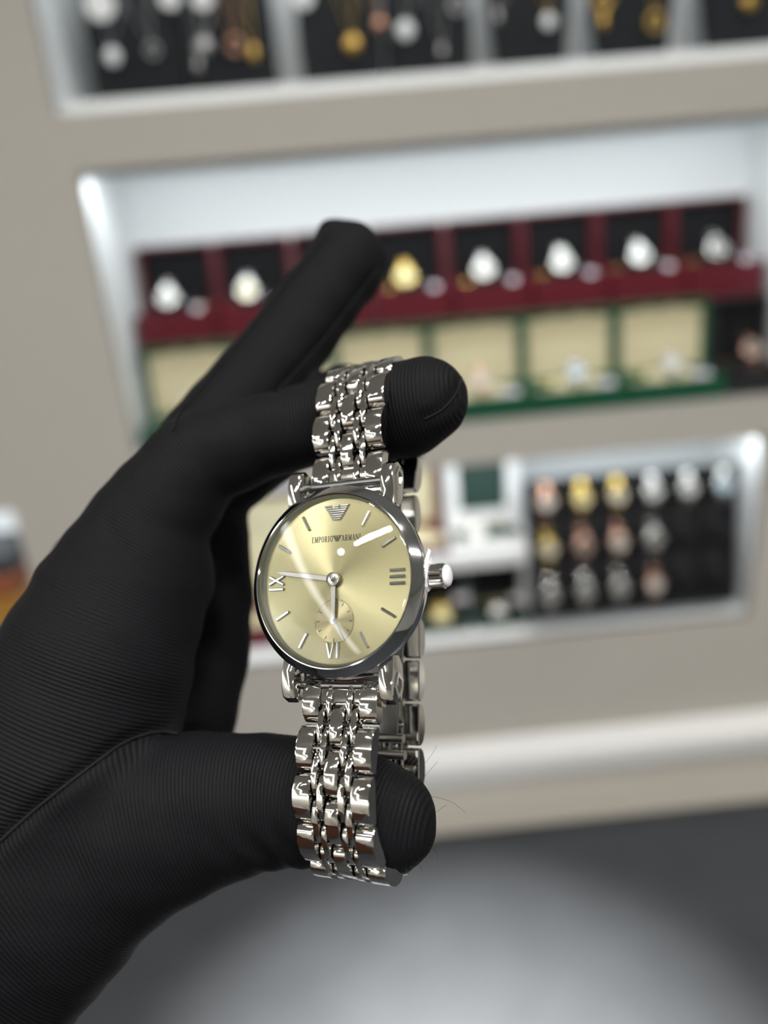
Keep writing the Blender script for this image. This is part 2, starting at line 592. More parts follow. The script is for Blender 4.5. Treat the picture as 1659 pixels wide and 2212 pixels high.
for h in (1, 2, 4, 5, 7, 8, 10, 11):
    a = math.radians(30 * h)
    s, c = math.sin(a), math.cos(a)
    bm = NB(); bar(bm, 10.5 * s, 10.5 * c, 13.5 * s, 13.5 * c, 0.52, 0, 0.42, 0.1)
    link('hour_marker', bm, MAT['marker_steel'], DIAL)
bm = NB()
for dv in (-1.12, 0, 1.12): bar(bm, 10.6, dv, 13.5, dv, 0.52, 0, 0.42, 0.1)
tag(link('roman_numeral', bm, MAT['marker_steel'], DIAL), 'raised steel numeral III')
bm = NB()
bar(bm, -13.4, -1.25, -10.3, -1.25, 0.52, 0, 0.42, 0.1)
bar(bm, -13.4, -0.35, -10.3, 1.15, 0.50, 0, 0.42, 0.1)
bar(bm, -13.4, 1.05, -10.3, -0.45, 0.50, 0, 0.44, 0.1)
tag(link('roman_numeral', bm, MAT['marker_steel'], DIAL), 'raised steel numeral IX')
bm = NB()
bar(bm, 0.85, -13.5, 0.85, -10.7, 0.52, 0, 0.42, 0.1)
bar(bm, -1.25, -10.7, -0.55, -13.5, 0.50, 0, 0.42, 0.1)
bar(bm, 0.15, -10.7, -0.50, -13.5, 0.40, 0, 0.44, 0.1)
tag(link('roman_numeral', bm, MAT['marker_steel'], DIAL), 'raised steel numeral VI')


# the winged emblem: stacked stripes, the top ones parted into wing, head, wing
def emblem(bm, cu, cv, W, H, h, rows=7):
    for k in range(rows):
        t0, t1 = k / rows, (k + 0.72) / rows
        v1, v0 = cv + H / 2 - t0 * H, cv + H / 2 - t1 * H
        hw0 = W / 2 * (1 - 0.72 * t0); hw1 = W / 2 * (1 - 0.72 * t1)
        if k < 2:
            parts = [(-hw0, -W * 0.19 + k * W * 0.03, -hw1, -W * 0.17 + k * W * 0.03), (-W * 0.10, W * 0.10, -W * 0.10, W * 0.10),
                     (W * 0.19 - k * W * 0.03, hw0, W * 0.17 - k * W * 0.03, hw1)]
        else:
            parts = [(-hw0, hw0, -hw1, hw1)]
        for a, b, c, d in parts:
            add_prism(bm, [(cu + a, v1), (cu + b, v1), (cu + d, v0), (cu + c, v0)], 0.0, h, L3, bev=0.05 * K if h > 0.2 else 0, seg=1)


eu, ev = dial_uv(729, 1108)
bm = NB(); emblem(bm, eu, ev, 5.0, 2.75, 0.42)
tag(link('emblem', bm, MAT['marker_steel'], DIAL), 'raised steel winged emblem of stacked stripes')

# printed lettering: slab-serif letters out of strokes on a unit box (x 0..1, y 0..1)
TK, TN = 0.20, 0.10
GL = {
    'E': (0.78, [(.18, 0, .18, 1, TK), (0, .04, .75, .04, TN), (0, .96, .72, .96, TN), (.2, .5, .58, .5, TN), (.72, 0, .72, .24, TN), (.70, .76, .70, 1, TN)]),
    'M': (1.1, [(.16, 0, .16, 1, TN), (.92, 0, .92, 1, TK), (.16, 1, .53, .06, TK), (.53, .06, .92, 1, TN), (0, .03, .32, .03, TN), (.74, .03, 1.08, .03, TN), (.0, .97, .2, .97, TN), (.9, .97, 1.08, .97, TN)]),
    'P': (0.78, [(.2, 0, .2, 1, TK), (0, .03, .42, .03, TN), (0, .96, .5, .96, TN), (.2, .46, .5, .46, TN), (.5, .96, .70, .84, .14), (.66, .86, .66, .58, TK), (.70, .6, .5, .46, .14)]),
    'R': (0.92, [(.2, 0, .2, 1, TK), (0, .03, .42, .03, TN), (0, .96, .5, .96, TN), (.2, .5, .5, .5, TN), (.5, .96, .70, .84, .14), (.66, .86, .66, .62, TK), (.70, .62, .5, .5, .14), (.42, .5, .78, .03, TK), (.66, .03, .92, .03, TN)]),
    'I': (0.46, [(.23, 0, .23, 1, TK), (0, .03, .46, .03, TN), (0, .97, .46, .97, TN)]),
    'A': (0.98, [(.12, 0, .48, 1, TN), (.46, 1, .84, 0, TK), (.25, .34, .72, .34, TN), (0, .03, .28, .03, TN), (.66, .03, 1.0, .03, TN)]),
    'N': (1.0, [(.16, 0, .16, 1, TN), (.86, 0, .86, 1, TN), (.14, .98, .86, .04, TK), (0, .03, .34, .03, TN), (.0, .97, .2, .97, TN), (.7, .97, 1.0, .97, TN)]),
    'O': (0.96, None),
}


def word(bm, txt, u0, v0, width, H, h=0.03):
    tot = sum(GL[c][0] for c in txt) + 0.16 * (len(txt) - 1)
    sx = width / tot
    x = u0
    for c in txt:
        w, st = GL[c]
        if st is None:
            n = 20
            for k in range(n):
                a0, a1 = 2 * PI * k / n, 2 * PI * (k + 1) / n
                q = [((0.48 + rx * math.cos(a)) * sx + x, v0 + (0.5 + ry * math.sin(a)) * H) for a, rx, ry in
                     ((a0, .46, .52), (a1, .46, .52), (a1, .25, .44), (a0, .25, .44))]
                add_prism(bm, q, 0.004, h, L3)
        else:
            for ax, ay, bx, by, t in st:
                A = Vector((x + ax * sx, v0 + ay * H)); B = Vector((x + bx * sx, v0 + by * H))
                d = (B - A).normalized(); nn = Vector((-d.y, d.x)) * t * sx * 0.5
                q = [A + nn, A - nn, B - nn, B + nn]
                add_prism(bm, [(p.x, p.y) for p in q], 0.004, h, L3)
        x += (w + 0.16) * sx


wu0, wv0 = dial_uv(674, 1174)
wu1, _ = dial_uv(719, 1166)
wu2, _ = dial_uv(738, 1165)
wu3, wv3 = dial_uv(779, 1165)
wv = (wv0 + wv3) / 2
bm = NB()
word(bm, 'EMPORIO', wu0, wv, wu1 - wu0, 1.05)
word(bm, 'ARMANI', wu2, wv, wu3 - wu2, 1.05)
tag(link('lettering', bm, MAT['black_print'], DIAL), 'small black serif lettering EMPORIO ARMANI')
bm = NB(); emblem(bm, (wu1 + wu2) / 2, wv + 0.5, (wu2 - wu1) * 1.05, 1.1, 0.03, rows=5)
tag(link('printed_emblem', bm, MAT['black_print'], DIAL), 'tiny black printed winged emblem')


# hands
def hand_poly(tip, w0, w1, tail=0.0, point=1.2):
    d = Vector(tip); Ln = d.length; a = math.atan2(d.y, d.x)
    pts = [(-tail, -w0 / 2), (Ln - point, -w1 / 2), (Ln, 0), (Ln - point, w1 / 2), (-tail, w0 / 2)]
    c, s = math.cos(a), math.sin(a)
    return [(p * c - q * s, p * s + q * c) for p, q in pts]


cu0, cv0 = dial_uv(719, 1251, 0.9)
tm = dial_uv(595, 1237, 0.9)
bm = NB(); add_prism(bm, hand_poly((tm[0], tm[1]), 0.95, 0.72, point=1.6), 0.85, 1.02, L3, bev=0.05 * K, seg=1)
add_lathe(bm, [(0.45, 0.84), (1.22, 0.84), (1.22, 1.0), (1.1, 1.06), (0.45, 1.06)], 40, L3, close=True)
wl('minute_hand', bm, 'brushed_steel', smooth=30)
th = dial_uv(719, 1342, 0.6)
bm = NB(); add_prism(bm, hand_poly((th[0], th[1]), 1.0, 0.80, point=0.5), 0.5, 0.68, L3, bev=0.05 * K, seg=1)
add_lathe(bm, [(0.4, 0.5), (1.25, 0.5), (1.25, 0.72), (0.4, 0.72)], 40, L3, close=True)
wl('hour_hand', bm, 'brushed_steel', smooth=30)
ts = dial_uv(743, 1386, 0.3)
bm = NB()
pl = hand_poly((ts[0] - SUB[0], ts[1] - SUB[1]), 0.5, 0.22, tail=0.9, point=0.4)
add_prism(bm, [(p + SUB[0], q + SUB[1]) for p, q in pl], 0.28, 0.38, L3)
add_lathe(bm, [(0, 0.45), (0.5, 0.43), (0.62, 0.3), (0.62, 0.05)], 24, lambda a, b, h: L3(a + SUB[0], b + SUB[1], h))
wl('second_hand', bm, 'marker_steel', smooth=30)
bm = NB(); add_lathe(bm, [(0, 1.42), (0.28, 1.40), (0.38, 1.3), (0.40, 1.12), (0.75, 1.1), (0.78, 0.5), (0.85, 0.03)], 32, L3)
wl('hand_pivot', bm, 'marker_steel', smooth=35)

# crown at three o'clock, its white cap and the torn film behind it
CN = -2.3


def crown_f(a, b, h): return L3(h, a, b + CN)


bm = NB()
n = 48
prof = [(1.0, 15.5), (1.0, 17.1), (1.9, 17.15), (2.12, 17.35), (2.12, 19.4), (1.9, 19.75), (1.0, 19.8)]
rings = []
for r, h in prof:
    ring = []
    for k in range(n):
        rr = r * (0.92 if (k % 2 and r > 2) else 1.0)
        ring.append(bm.verts.new(crown_f(rr * math.cos(2 * PI * k / n), rr * math.sin(2 * PI * k / n), h)))
    rings.append(ring)
for i in range(len(rings) - 1):
    for k in range(n):
        bm.faces.new((rings[i][k], rings[i][(k + 1) % n], rings[i + 1][(k + 1) % n], rings[i + 1][k]))
bm.faces.new(rings[-1])
CROWN = wl('crown', bm, 'polished_steel', smooth=20)
bm = NB(); add_lathe(bm, [(1.75, 19.7), (1.86, 19.9), (1.7, 20.25), (1.2, 20.5), (0.6, 20.6), (0, 20.62)], 32, crown_f)
link('crown_cap', bm, MAT['white_plastic'], CROWN, smooth=60)
bm = NB()
film = [(-2.2, -0.5), (-2.6, 0.4), (-1.9, 1.4), (-0.6, 1.9), (0.7, 1.75), (2.1, 1.9), (2.7, 1.3), (4.4, 1.0), (4.7, 0.75), (3.5, 0.1), (3.7, -0.2), (2.5, -0.7), (1.2, -1.3), (0, -1.0), (-1.2, -1.5)]
rnd = random.Random(3)
A = [bm.verts.new(L3(16.25 + 0.35 * rnd.random() + 0.10 * abs(v), v, n_ + CN)) for v, n_ in film]
B = [bm.verts.new(L3(16.85 + 0.35 * rnd.random() + 0.05 * v, v * 0.92, n_ * 0.9 + CN)) for v, n_ in film]
m = len(film)
bm.faces.new(A); bm.faces.new(B[::-1])
for i in range(m): bm.faces.new((A[i], B[i], B[(i + 1) % m], A[(i + 1) % m]))
bmesh.ops.triangulate(bm, faces=bm.faces[:])
tag(wl('plastic_film', bm, 'white_plastic'), 'torn scrap of white protective film behind the crown')

# lugs with a recessed, raised outer ornament
for sv in (1, -1):
    for su in (1, -1):
        bm = NB()
        pts = [(12.8, -1.2), (15.5, -0.9), (18.3, -0.5), (20.2, -1.2), (21.0, -2.8), (20.3, -4.7), (18.0, -5.6), (14.5, -5.2), (12.8, -3.6)]
        add_prism(bm, [(p * sv, q) for p, q in pts], su * 8.15, su * 10.75, lambda p, q, h: L3(h, p, q), bev=0.38 * K, seg=2)
        LG = wl('lug', bm, 'polished_steel', smooth=28)
        bm = NB()
        ip = [(15.6, -2.6), (18.2, -1.5), (20.0, -2.7), (18.6, -4.6), (16.6, -4.4)]
        cxp = sum(p for p, q in ip) / 5; cyp = sum(q for p, q in ip) / 5
        for k in range(5):
            a, b = ip[k], ip[(k + 1) % 5]
            qd = [a, b, (cxp + (b[0] - cxp) * .62, cyp + (b[1] - cyp) * .62), (cxp + (a[0] - cxp) * .62, cyp + (a[1] - cyp) * .62)]
            add_prism(bm, [(p * sv, q) for p, q in qd], su * 10.7, su * 11.0, lambda p, q, h: L3(h, p, q))
        link('lug_ornament', bm, MAT['polished_steel'], LG)

# ---- bracelet: rows of domed link pieces along a closed loop (v, n)
LOOP = [(16.5, -4.1), (21.2, -4.9), (29.5, -4.6), (36.8, -5.9), (42.0, -9.6), (44.3, -15), (42.8, -20.5), (38, -23.5), (31, -23.6), (25, -21.2), (18, -20.0),
        (5, -21), (-8, -22.0), (-18, -21.8), (-33, -21.7), (-41, -21.6), (-46.4, -18.8), (-49.2, -13.5), (-48.5, -8), (-43.6, -3.4), (-36.7, -1.2), (-29, -1.7), (-21.7, -3.5), (-16.5, -4.1)]
LP = np.array(catmull(LOOP, 24))
SL = np.concatenate([[0], np.cumsum(np.hypot(*np.diff(LP, axis=0).T))])
TOT = SL[-1]


def on_loop(s):
    s = min(max(s, 0.0), TOT)
    p = np.array([np.interp(s, SL, LP[:, 0]), np.interp(s, SL, LP[:, 1])])
    e = 1.2
    a = np.array([np.interp(max(s - e, 0), SL, LP[:, 0]), np.interp(max(s - e, 0), SL, LP[:, 1])])
    b = np.array([np.interp(min(s + e, TOT), SL, LP[:, 0]), np.interp(min(s + e, TOT), SL, LP[:, 1])])
    t = (b - a) / np.linalg.norm(b - a)
    return p, t


def loop_matrix(s):
    p, t = on_loop(s)
    o = Vector((-t[1], t[0]))                     # outward: left of the travel direction (up the front, over the top)
    c = np.array([-2.0, -12.5])
    if (p[0] - 0) * o.x + (p[1] - c[1]) * o.y < 0: o = -o
    # columns: u axis, along, outward
    X = Vector((1, 0, 0)); Yv = Vector((0, t[0], t[1])); Z = Vector((0, o.x, o.y))
    if X.cross(Yv).dot(Z) < 0: X = -X
    M = Matrix((X, Yv, Z)).transposed().to_4x4()
    M.translation = Vector((0, p[0] * K, p[1] * K))
    return M


def link_mesh(name, w, ln=3.80, top=1.58, hole=False):
    bm = NB()
    P = [(-ln * 0.9, -1.3), (-ln, -0.9)]
    m = 12
    for k in range(m + 1):                                  # superellipse dome
        a = PI - PI * k / m
        P.append((ln * math.copysign(abs(math.cos(a)) ** 0.75, math.cos(a)), -0.5 + (top + 0.5) * abs(math.sin(a)) ** 0.85))
    P += [(ln, -0.9), (ln * 0.9, -1.3)]
    add_prism(bm, P, -w / 2, w / 2, lambda p, q, h: L3(h, p, q), bev=0.22 * K, seg=1)
    if hole:
        add_lathe(bm, [(0.62, w / 2 + 0.02), (0.42, w / 2 - 0.05), (0.42, w / 2 + 0.0)], 16, lambda a, b, h: L3(h, a + 1.5, b - 0.1))
    bmesh.ops.recalc_face_normals(bm, faces=bm.faces[:])
    for f in bm.faces: f.smooth = True
    for e in bm.edges:
        if len(e.link_faces) == 2: e.smooth = e.calc_face_angle(0) < math.radians(31)
    me = bpy.data.meshes.new(name)
    bm.to_mesh(me); bm.free()
    me.materials.append(MAT['polished_steel'])
    return me


ME_OUT = link_mesh('bracelet_link', 3.25)
ME_NB = link_mesh('bracelet_link', 1.05, top=1.42)
ME_NA = link_mesh('bracelet_link', 1.10, top=1.34)
ME_MID = link_mesh('bracelet_link', 2.45, top=1.48)
NROW = round((TOT - 8.0) / 7.88)
PITCH = (TOT - 8.0) / NROW


def piece(me, s, u, name='bracelet_link'):
    o = bpy.data.objects.new(name, me)
    COL.objects.link(o)
    o.parent = watch
    o.matrix_local = Matrix.Translation((u * K, 0, 0)) @ loop_matrix(s)
    return o


PINME = NB()
add_tube(PINME, [L3(-6.6, 0, -0.2), L3(6.6, 0, -0.2)], 0.55 * K, 8)
bmesh.ops.recalc_face_normals(PINME, faces=PINME.faces[:])
pinme = bpy.data.meshes.new('link_pin'); PINME.to_mesh(pinme); PINME.free(); pinme.materials.append(MAT['dark_steel'])
for k in range(NROW + 1):
    s = 4.0 + k * PITCH
    for su in (-1, 1):
        piece(ME_OUT, s, su * 5.55)
        piece(ME_NB, s, su * 1.98)
    if k < NROW:
        s2 = s + PITCH / 2
        for su in (-1, 1): piece(ME_NA, s2, su * 3.2)
        piece(ME_MID, s2, 0)
    for q in (-0.25, 0.25):
        if 0 < k < NROW: piece(pinme, s + q * PITCH, 0, 'link_pin')
# solid ribbed end pieces between the lugs
for s, sg in ((4.0, 1), (TOT - 4.0, -1)):
    bm = NB()
    pp = [(-3.6, -1.5), (-3.7, 0.0), (-2.9, 0.75), (-1.2, 1.12), (0.4, 1.12), (0.9, 0.7), (0.9, -1.3)]
    for a, b in ((-4.05, -3.85), (-3.85, -2.68), (-2.62, -2.5), (-1.45, 1.45), (2.5, 2.62), (2.68, 3.85), (3.85, 4.05)):
        add_prism(bm, [(p * (1 if sg > 0 else -1), q - (0.16 if b - a > 1 else 0.32)) for p, q in pp], a, b, lambda p, q, h: L3(h, p, q), bev=0.04 * K, seg=1)
    add_prism(bm, [((p - (1.1 if p < -2 else 0)) * sg, q * 0.8 - 0.35) for p, q in pp], -7.6, 7.6, lambda p, q, h: L3(h, p, q))
    o = wl('end_link', bm, 'polished_steel', smooth=30)
    o.matrix_local = loop_matrix(s)
    bm = NB(); add_tube(bm, [L3(-8.4, 18.0 * sg, -3.6), L3(8.4, 18.0 * sg, -3.6)], 0.75 * K, 12)
    wl('spring_bar', bm, 'dark_steel', smooth=50)

# open folding clasp inside the back of the loop
for name, pts, u0, u1 in (('clasp_blade', [(-6, -19.3), (-14, -18.2), (-22, -17.2), (-27.5, -16.8)], 0.6, 4.2),
                          ('clasp_blade', [(-12, -18.6), (-20, -19.2), (-30, -19.3), (-38, -18.0)], -4.2, -0.4)):
    bm = NB()
    cp = catmull(pts, 6)
    poly = [(a, b) for a, b in cp] + [(a, b - 0.8) for a, b in cp[::-1]]
    add_prism(bm, poly, u0, u1, lambda p, q, h: L3(h, p, q), bev=0.12 * K, seg=1)
    wl(name, bm, 'dark_steel', smooth=35)
for v, n_ in ((-27.5, -16.9), (-30.5, -17.6), (-33.6, -18.6)):
    bm = NB(); add_tube(bm, [L3(-5.0, v, n_), L3(5.6, v, n_)], 0.85 * K, 12)
    wl('clasp_pin', bm, 'brushed_steel', smooth=50)


# ------------------------------------------------------------------ the gloved hand: one continuous surface out of blended limbs
def cmm(px, py, d):
    """camera-axes point in mm (x right, y up, z depth) of a sight line at depth d"""
    return np.array([(px - CX) / F * d, -(py - CY) / F * d, d])


LIMBS = {
    'index': (0.9, [(240, 1295, 160, 16), (322, 1134, 163, 12.6), (425, 994, 164, 10.4), (560, 946, 163, 9.2), (690, 912, 158.8, 8.6), (800, 888, 154.2, 8.6), (918, 864, 149.4, 8.5)]),
    'thumb': (0.80, [(-120, 2080, 148, 27), (60, 1925, 148, 23.5), (230, 1815, 149, 19), (420, 1753, 148, 15.2), (560, 1730, 145.5, 12.8), (680, 1728, 141.3, 11.4), (790, 1762, 137, 10.7), (824, 1772, 135.8, 9.9)]),
    'pad': (0.9, [(800, 915, 155.5, 8.0), (885, 905, 151, 7.6)]),
    'palm': (1.0, [(315, 1250, 164, 14.5), (205, 1440, 158, 20), (130, 1640, 155, 23), (-60, 1930, 153, 27), (-420, 2420, 168, 30)]),
    'web': (1.0, [(300, 1300, 186, 14), (325, 1430, 189, 13.5), (290, 1560, 180, 14), (190, 1740, 158, 18)]),
    'middle': (0.95, [(285, 1225, 172, 13), (380, 1065, 175, 11.5), (447, 955, 180, 10.8), (598, 775, 191, 10.5), (742, 580, 203, 10.3)]),
    'midtip': (1.0, [(742, 580, 203, 9), (758, 550, 204.5, 8.6)]),
    'midc1': (0.8, [(722, 545, 204, 7), (716, 506, 204, 4.0)]),
    'midc2': (0.8, [(770, 585, 204, 7), (798, 566, 204, 4.0)]),
    'ring': (1.0, [(220, 1250, 180, 13), (350, 1135, 185, 10), (490, 1040, 188, 9), (620, 945, 190, 8.5), (745, 856, 190, 8)]),
    'ringbase': (1.0, [(290, 1215, 182, 12), (455, 1128, 188, 9.2), (466, 1275, 188, 9.0)]),
    'pinky': (1.0, [(240, 1300, 180, 13), (380, 1270, 186, 9.5), (462, 1275, 187, 9.0), (462, 1400, 186, 9.0), (410, 1590, 180, 10)]),
}
H = 1.0
GO = np.array([-165.0, -165.0, 108.0])
GN = np.array([200, 250, 118])
sdf = np.full(GN, 60.0, np.float32)
axs = [GO[i] + H * np.arange(GN[i]) for i in range(3)]


def seg_dist(Pt, a, b, ra, rb, sc):
    ab = b - a
    t = np.clip(((Pt - a) @ ab) / (ab @ ab), 0, 1)
    e = Pt - (a + t[..., None] * ab)
    e = e * np.array([1, 1, 1 / sc])
    return np.sqrt((e * e).sum(-1)) - (ra + (rb - ra) * t)


for nm, (sc, ch) in LIMBS.items():
    ls = np.full(GN, 60.0, np.float32)
    for (a, b) in zip(ch[:-1], ch[1:]):
        A_, B_ = cmm(*a[:3]), cmm(*b[:3])
        R_ = max(a[3], b[3]) + 9
        lo = np.maximum(((np.minimum(A_, B_) - R_ - GO) / H).astype(int), 0)
        hi = np.minimum(((np.maximum(A_, B_) + R_ - GO) / H).astype(int) + 2, GN)
        if (hi <= lo).any(): continue
        sl = tuple(slice(lo[i], hi[i]) for i in range(3))
        g = np.stack(np.meshgrid(*[axs[i][lo[i]:hi[i]] for i in range(3)], indexing='ij'), -1)
        ls[sl] = np.minimum(ls[sl], seg_dist(g, A_, B_, a[3], b[3], sc))
    kk = 3.2 if nm in ('palm', 'web', 'middle', 'midtip', 'midc1', 'midc2') else 2.0
    hh = np.clip(0.5 + 0.5 * (sdf - ls) / kk, 0, 1)
    sdf = sdf + (ls - sdf) * hh - kk * hh * (1 - hh)
# loose cloth: shallow folds
g0, g1, g2 = np.meshgrid(*axs, indexing='ij')
fold = 0.18 * np.sin(0.32 * g0 + 0.55 * g1 + 0.2 * g2 + 1.5 * np.sin(0.07 * g1)) * np.sin(0.21 * g0 - 0.17 * g1 + 0.11 * g2)
tb = np.exp(-((g0 + 16) / 12.0) ** 2 - ((g1 + 61) / 5.0) ** 2) * (np.sin(0.9 * g0 + 0.8 * g1) * 0.8)
sdf = sdf + (fold + tb).astype(np.float32)
sdf[0] = sdf[-1] = 5; sdf[:, 0] = sdf[:, -1] = 5; sdf[:, :, 0] = sdf[:, :, -1] = 5


def surface_nets(S):
    nx, ny, nz = S.shape
    ins = S < 0
    cnt = np.zeros((nx - 1, ny - 1, nz - 1), np.int32)
    acc = np.zeros((nx - 1, ny - 1, nz - 1, 3), np.float32)
    corners = [(i, j, k) for i in (0, 1) for j in (0, 1) for k in (0, 1)]

    def cs(c): return S[c[0]:nx - 1 + c[0], c[1]:ny - 1 + c[1], c[2]:nz - 1 + c[2]]
    for a in corners:
        for ax in range(3):
            if a[ax] == 0:
                b = list(a); b[ax] = 1
                sa, sb = cs(a), cs(b)
                cr = (sa < 0) != (sb < 0)
                t = np.where(cr, sa / np.where(cr, sa - sb, 1), 0)
                for q in range(3):
                    acc[..., q] += np.where(cr, a[q] + (t if q == ax else 0), 0)
                cnt += cr
    act = cnt > 0
    idx = -np.ones(act.shape, np.int64)
    cells = np.argwhere(act)
    idx[act] = np.arange(len(cells))
    V = cells + acc[act] / cnt[act][:, None]
    quads = []
    for ax in range(3):
        o1, o2 = [(1, 2), (2, 0), (0, 1)][ax]
        sh = [slice(None)] * 3; s2 = [slice(None)] * 3
        sh[ax] = slice(0, -1); s2[ax] = slice(1, None)
        ch_ = ins[tuple(sh)] != ins[tuple(s2)]
        P = np.argwhere(ch_)
        P = P[(P[:, o1] > 0) & (P[:, o2] > 0) & (P[:, o1] < S.shape[o1] - 1) & (P[:, o2] < S.shape[o2] - 1)]
        flip = ins[tuple(P.T)]
        e1 = np.zeros(3, int); e1[o1] = 1
        e2 = np.zeros(3, int); e2[o2] = 1
        q = np.stack([idx[tuple((P - e1 - e2).T)], idx[tuple((P - e2).T)], idx[tuple(P.T)], idx[tuple((P - e1).T)]], 1)
        q[~flip] = q[~flip][:, ::-1]
        quads.append(q)
    return V, np.concatenate(quads)


HV, HQ = surface_nets(sdf)
HV = GO + HV * H
for _ in range(3):                                      # even out
    sm = np.zeros_like(HV); ct = np.zeros(len(HV))
    for i in range(4):
        a, b = HQ[:, i], HQ[:, (i + 1) % 4]
        np.add.at(sm, a, HV[b]); np.add.at(sm, b, HV[a])
        np.add.at(ct, a, 1); np.add.at(ct, b, 1)
    HV = HV * 0.5 + 0.5 * sm / ct[:, None]

# keep the largest connected surface only
lab = np.arange(len(HV))
for _ in range(400):
    l2 = lab.copy()
    for i in range(4):
        a, b = HQ[:, i], HQ[:, (i + 1) % 4]
        np.minimum.at(l2, a, lab[b]); np.minimum.at(l2, b, lab[a])
    l2 = l2[l2]
    if (l2 == lab).all(): break
    lab = l2
main = np.bincount(lab).argmax()
keep = lab == main
remap = -np.ones(len(HV), np.int64); remap[keep] = np.arange(keep.sum())
HQ = remap[HQ[keep[HQ[:, 0]]]]
HV = HV[keep]

# seams: traced over the surface along sight lines, with a groove pressed into the cloth
bvh = BVHTree.FromPolygons([tuple(v) for v in HV], [tuple(q) for q in HQ])


def trace(pts):
    out = []
    for p in catmull([(a, b, 0) for a, b in pts], 10):
        d = Vector(((p[0] - CX) / F, -(p[1] - CY) / F, 1.0)).normalized()
        hit = bvh.ray_cast(Vector((0, 0, 0)), d)
        if hit[0] is not None: out.append(np.array(hit[0]))
    return out


SEAMS = [
    ('seam', [(-20, 1835), (60, 1762), (130, 1705), (200, 1652), (265, 1606), (330, 1582), (385, 1584)], 0.30, 1.0),
    ('seam', [(372, 930), (388, 890), (440, 828), (535, 712), (628, 598), (700, 512)], 0.22, 0.5),
    ('seam', [(600, 845), (690, 745), (760, 655), (818, 578)], 0.22, 0.5),
    ('seam', [(232, 1128), (250, 1158), (272, 1188)], 0.15, 0.5),
    ('seam', [(918, 905), (955, 885), (985, 850), (997, 812)], 0.20, 0.45),
]
traced = [(nm, trace(p), r, g) for nm, p, r, g in SEAMS]

# vertex normals for the groove
fn = np.cross(HV[HQ[:, 2]] - HV[HQ[:, 0]], HV[HQ[:, 3]] - HV[HQ[:, 1]])
vn = np.zeros_like(HV)
for i in range(4): np.add.at(vn, HQ[:, i], fn)
vn /= np.linalg.norm(vn, axis=1)[:, None] + 1e-9
for nm, pl, r, g in traced:
    if len(pl) < 2: continue
    pa = np.array(pl)
    lo, hi = pa.min(0) - 4, pa.max(0) + 4
    near = np.where(((HV > lo) & (HV < hi)).all(1))[0]
    dmin = np.full(len(near), 99.0)
    for a, b in zip(pa[:-1], pa[1:]):
        ab = b - a
        if ab @ ab < 1e-8: continue
        t = np.clip(((HV[near] - a) @ ab) / (ab @ ab), 0, 1)
        dmin = np.minimum(dmin, np.linalg.norm(HV[near] - (a + t[:, None] * ab), axis=1))
    HV[near] -= vn[near] * (g * np.exp(-(dmin / 1.3) ** 2))[:, None]


# knit direction: distance along the limb, per region
def chain_coord(Pt, ch, off=0.0):
    num = np.zeros(len(Pt)); den = np.zeros(len(Pt)); s0 = off; dm = np.full(len(Pt), 1e9)
    for a, b in zip(ch[:-1], ch[1:]):
        A_, B_ = cmm(*a[:3]), cmm(*b[:3])
        ab = B_ - A_; Ln = np.linalg.norm(ab); u = ab / Ln
        tt = (Pt - A_) @ u
        tc = np.clip(tt, 0, Ln)
        e = np.linalg.norm(Pt - (A_ + tc[:, None] * u), axis=1)
        dm = np.minimum(dm, e - (a[3] + (b[3] - a[3]) * tc / Ln))
        w = 1.0 / (e * e + 4) ** 2.5
        num += w * (s0 + tt); den += w; s0 += Ln
    return num / den, dm


BODY = [(-420, 2420, 168, 30), (-60, 1930, 153, 27), (130, 1640, 155, 23), (190, 1420, 157, 20)] + LIMBS['index'][1][1:]
regs = [BODY, LIMBS['thumb'][1], LIMBS['middle'][1], LIMBS['ring'][1], LIMBS['pinky'][1]]
cc = [chain_coord(HV, c) for c in regs]
dist = np.stack([c[1] for c in cc], 1)
# the thumb gusset ends at its seam: on the camera side, decide by the seam line in the picture plane
ppx = CX + F * HV[:, 0] / HV[:, 2]; ppy = CY - F * HV[:, 1] / HV[:, 2]
seam_y = np.interp(ppx, [-400, -20, 60, 130, 200, 265, 330, 385, 700], [2160, 1835, 1762, 1705, 1652, 1606, 1582, 1570, 1520])
dist[:, 1] = np.where(ppy > seam_y, -50, 50)
reg = dist.argmin(1)
freg = reg[HQ[:, 2]]
ribs = np.stack([c[0] for c in cc], 1)
corner = ribs[HQ, freg[:, None]].astype(np.float32)

# into the world
WR = np.array(CAMROT)
base_mm = cmm(60, 1900, 150)


def cam2world(P):                                       # (x, y, depth) mm -> world m, relative to the hand's own origin
    Q = np.asarray(P, float) - base_mm
    return (np.stack([Q[..., 0], Q[..., 1], -Q[..., 2]], -1) * 0.001) @ WR.T


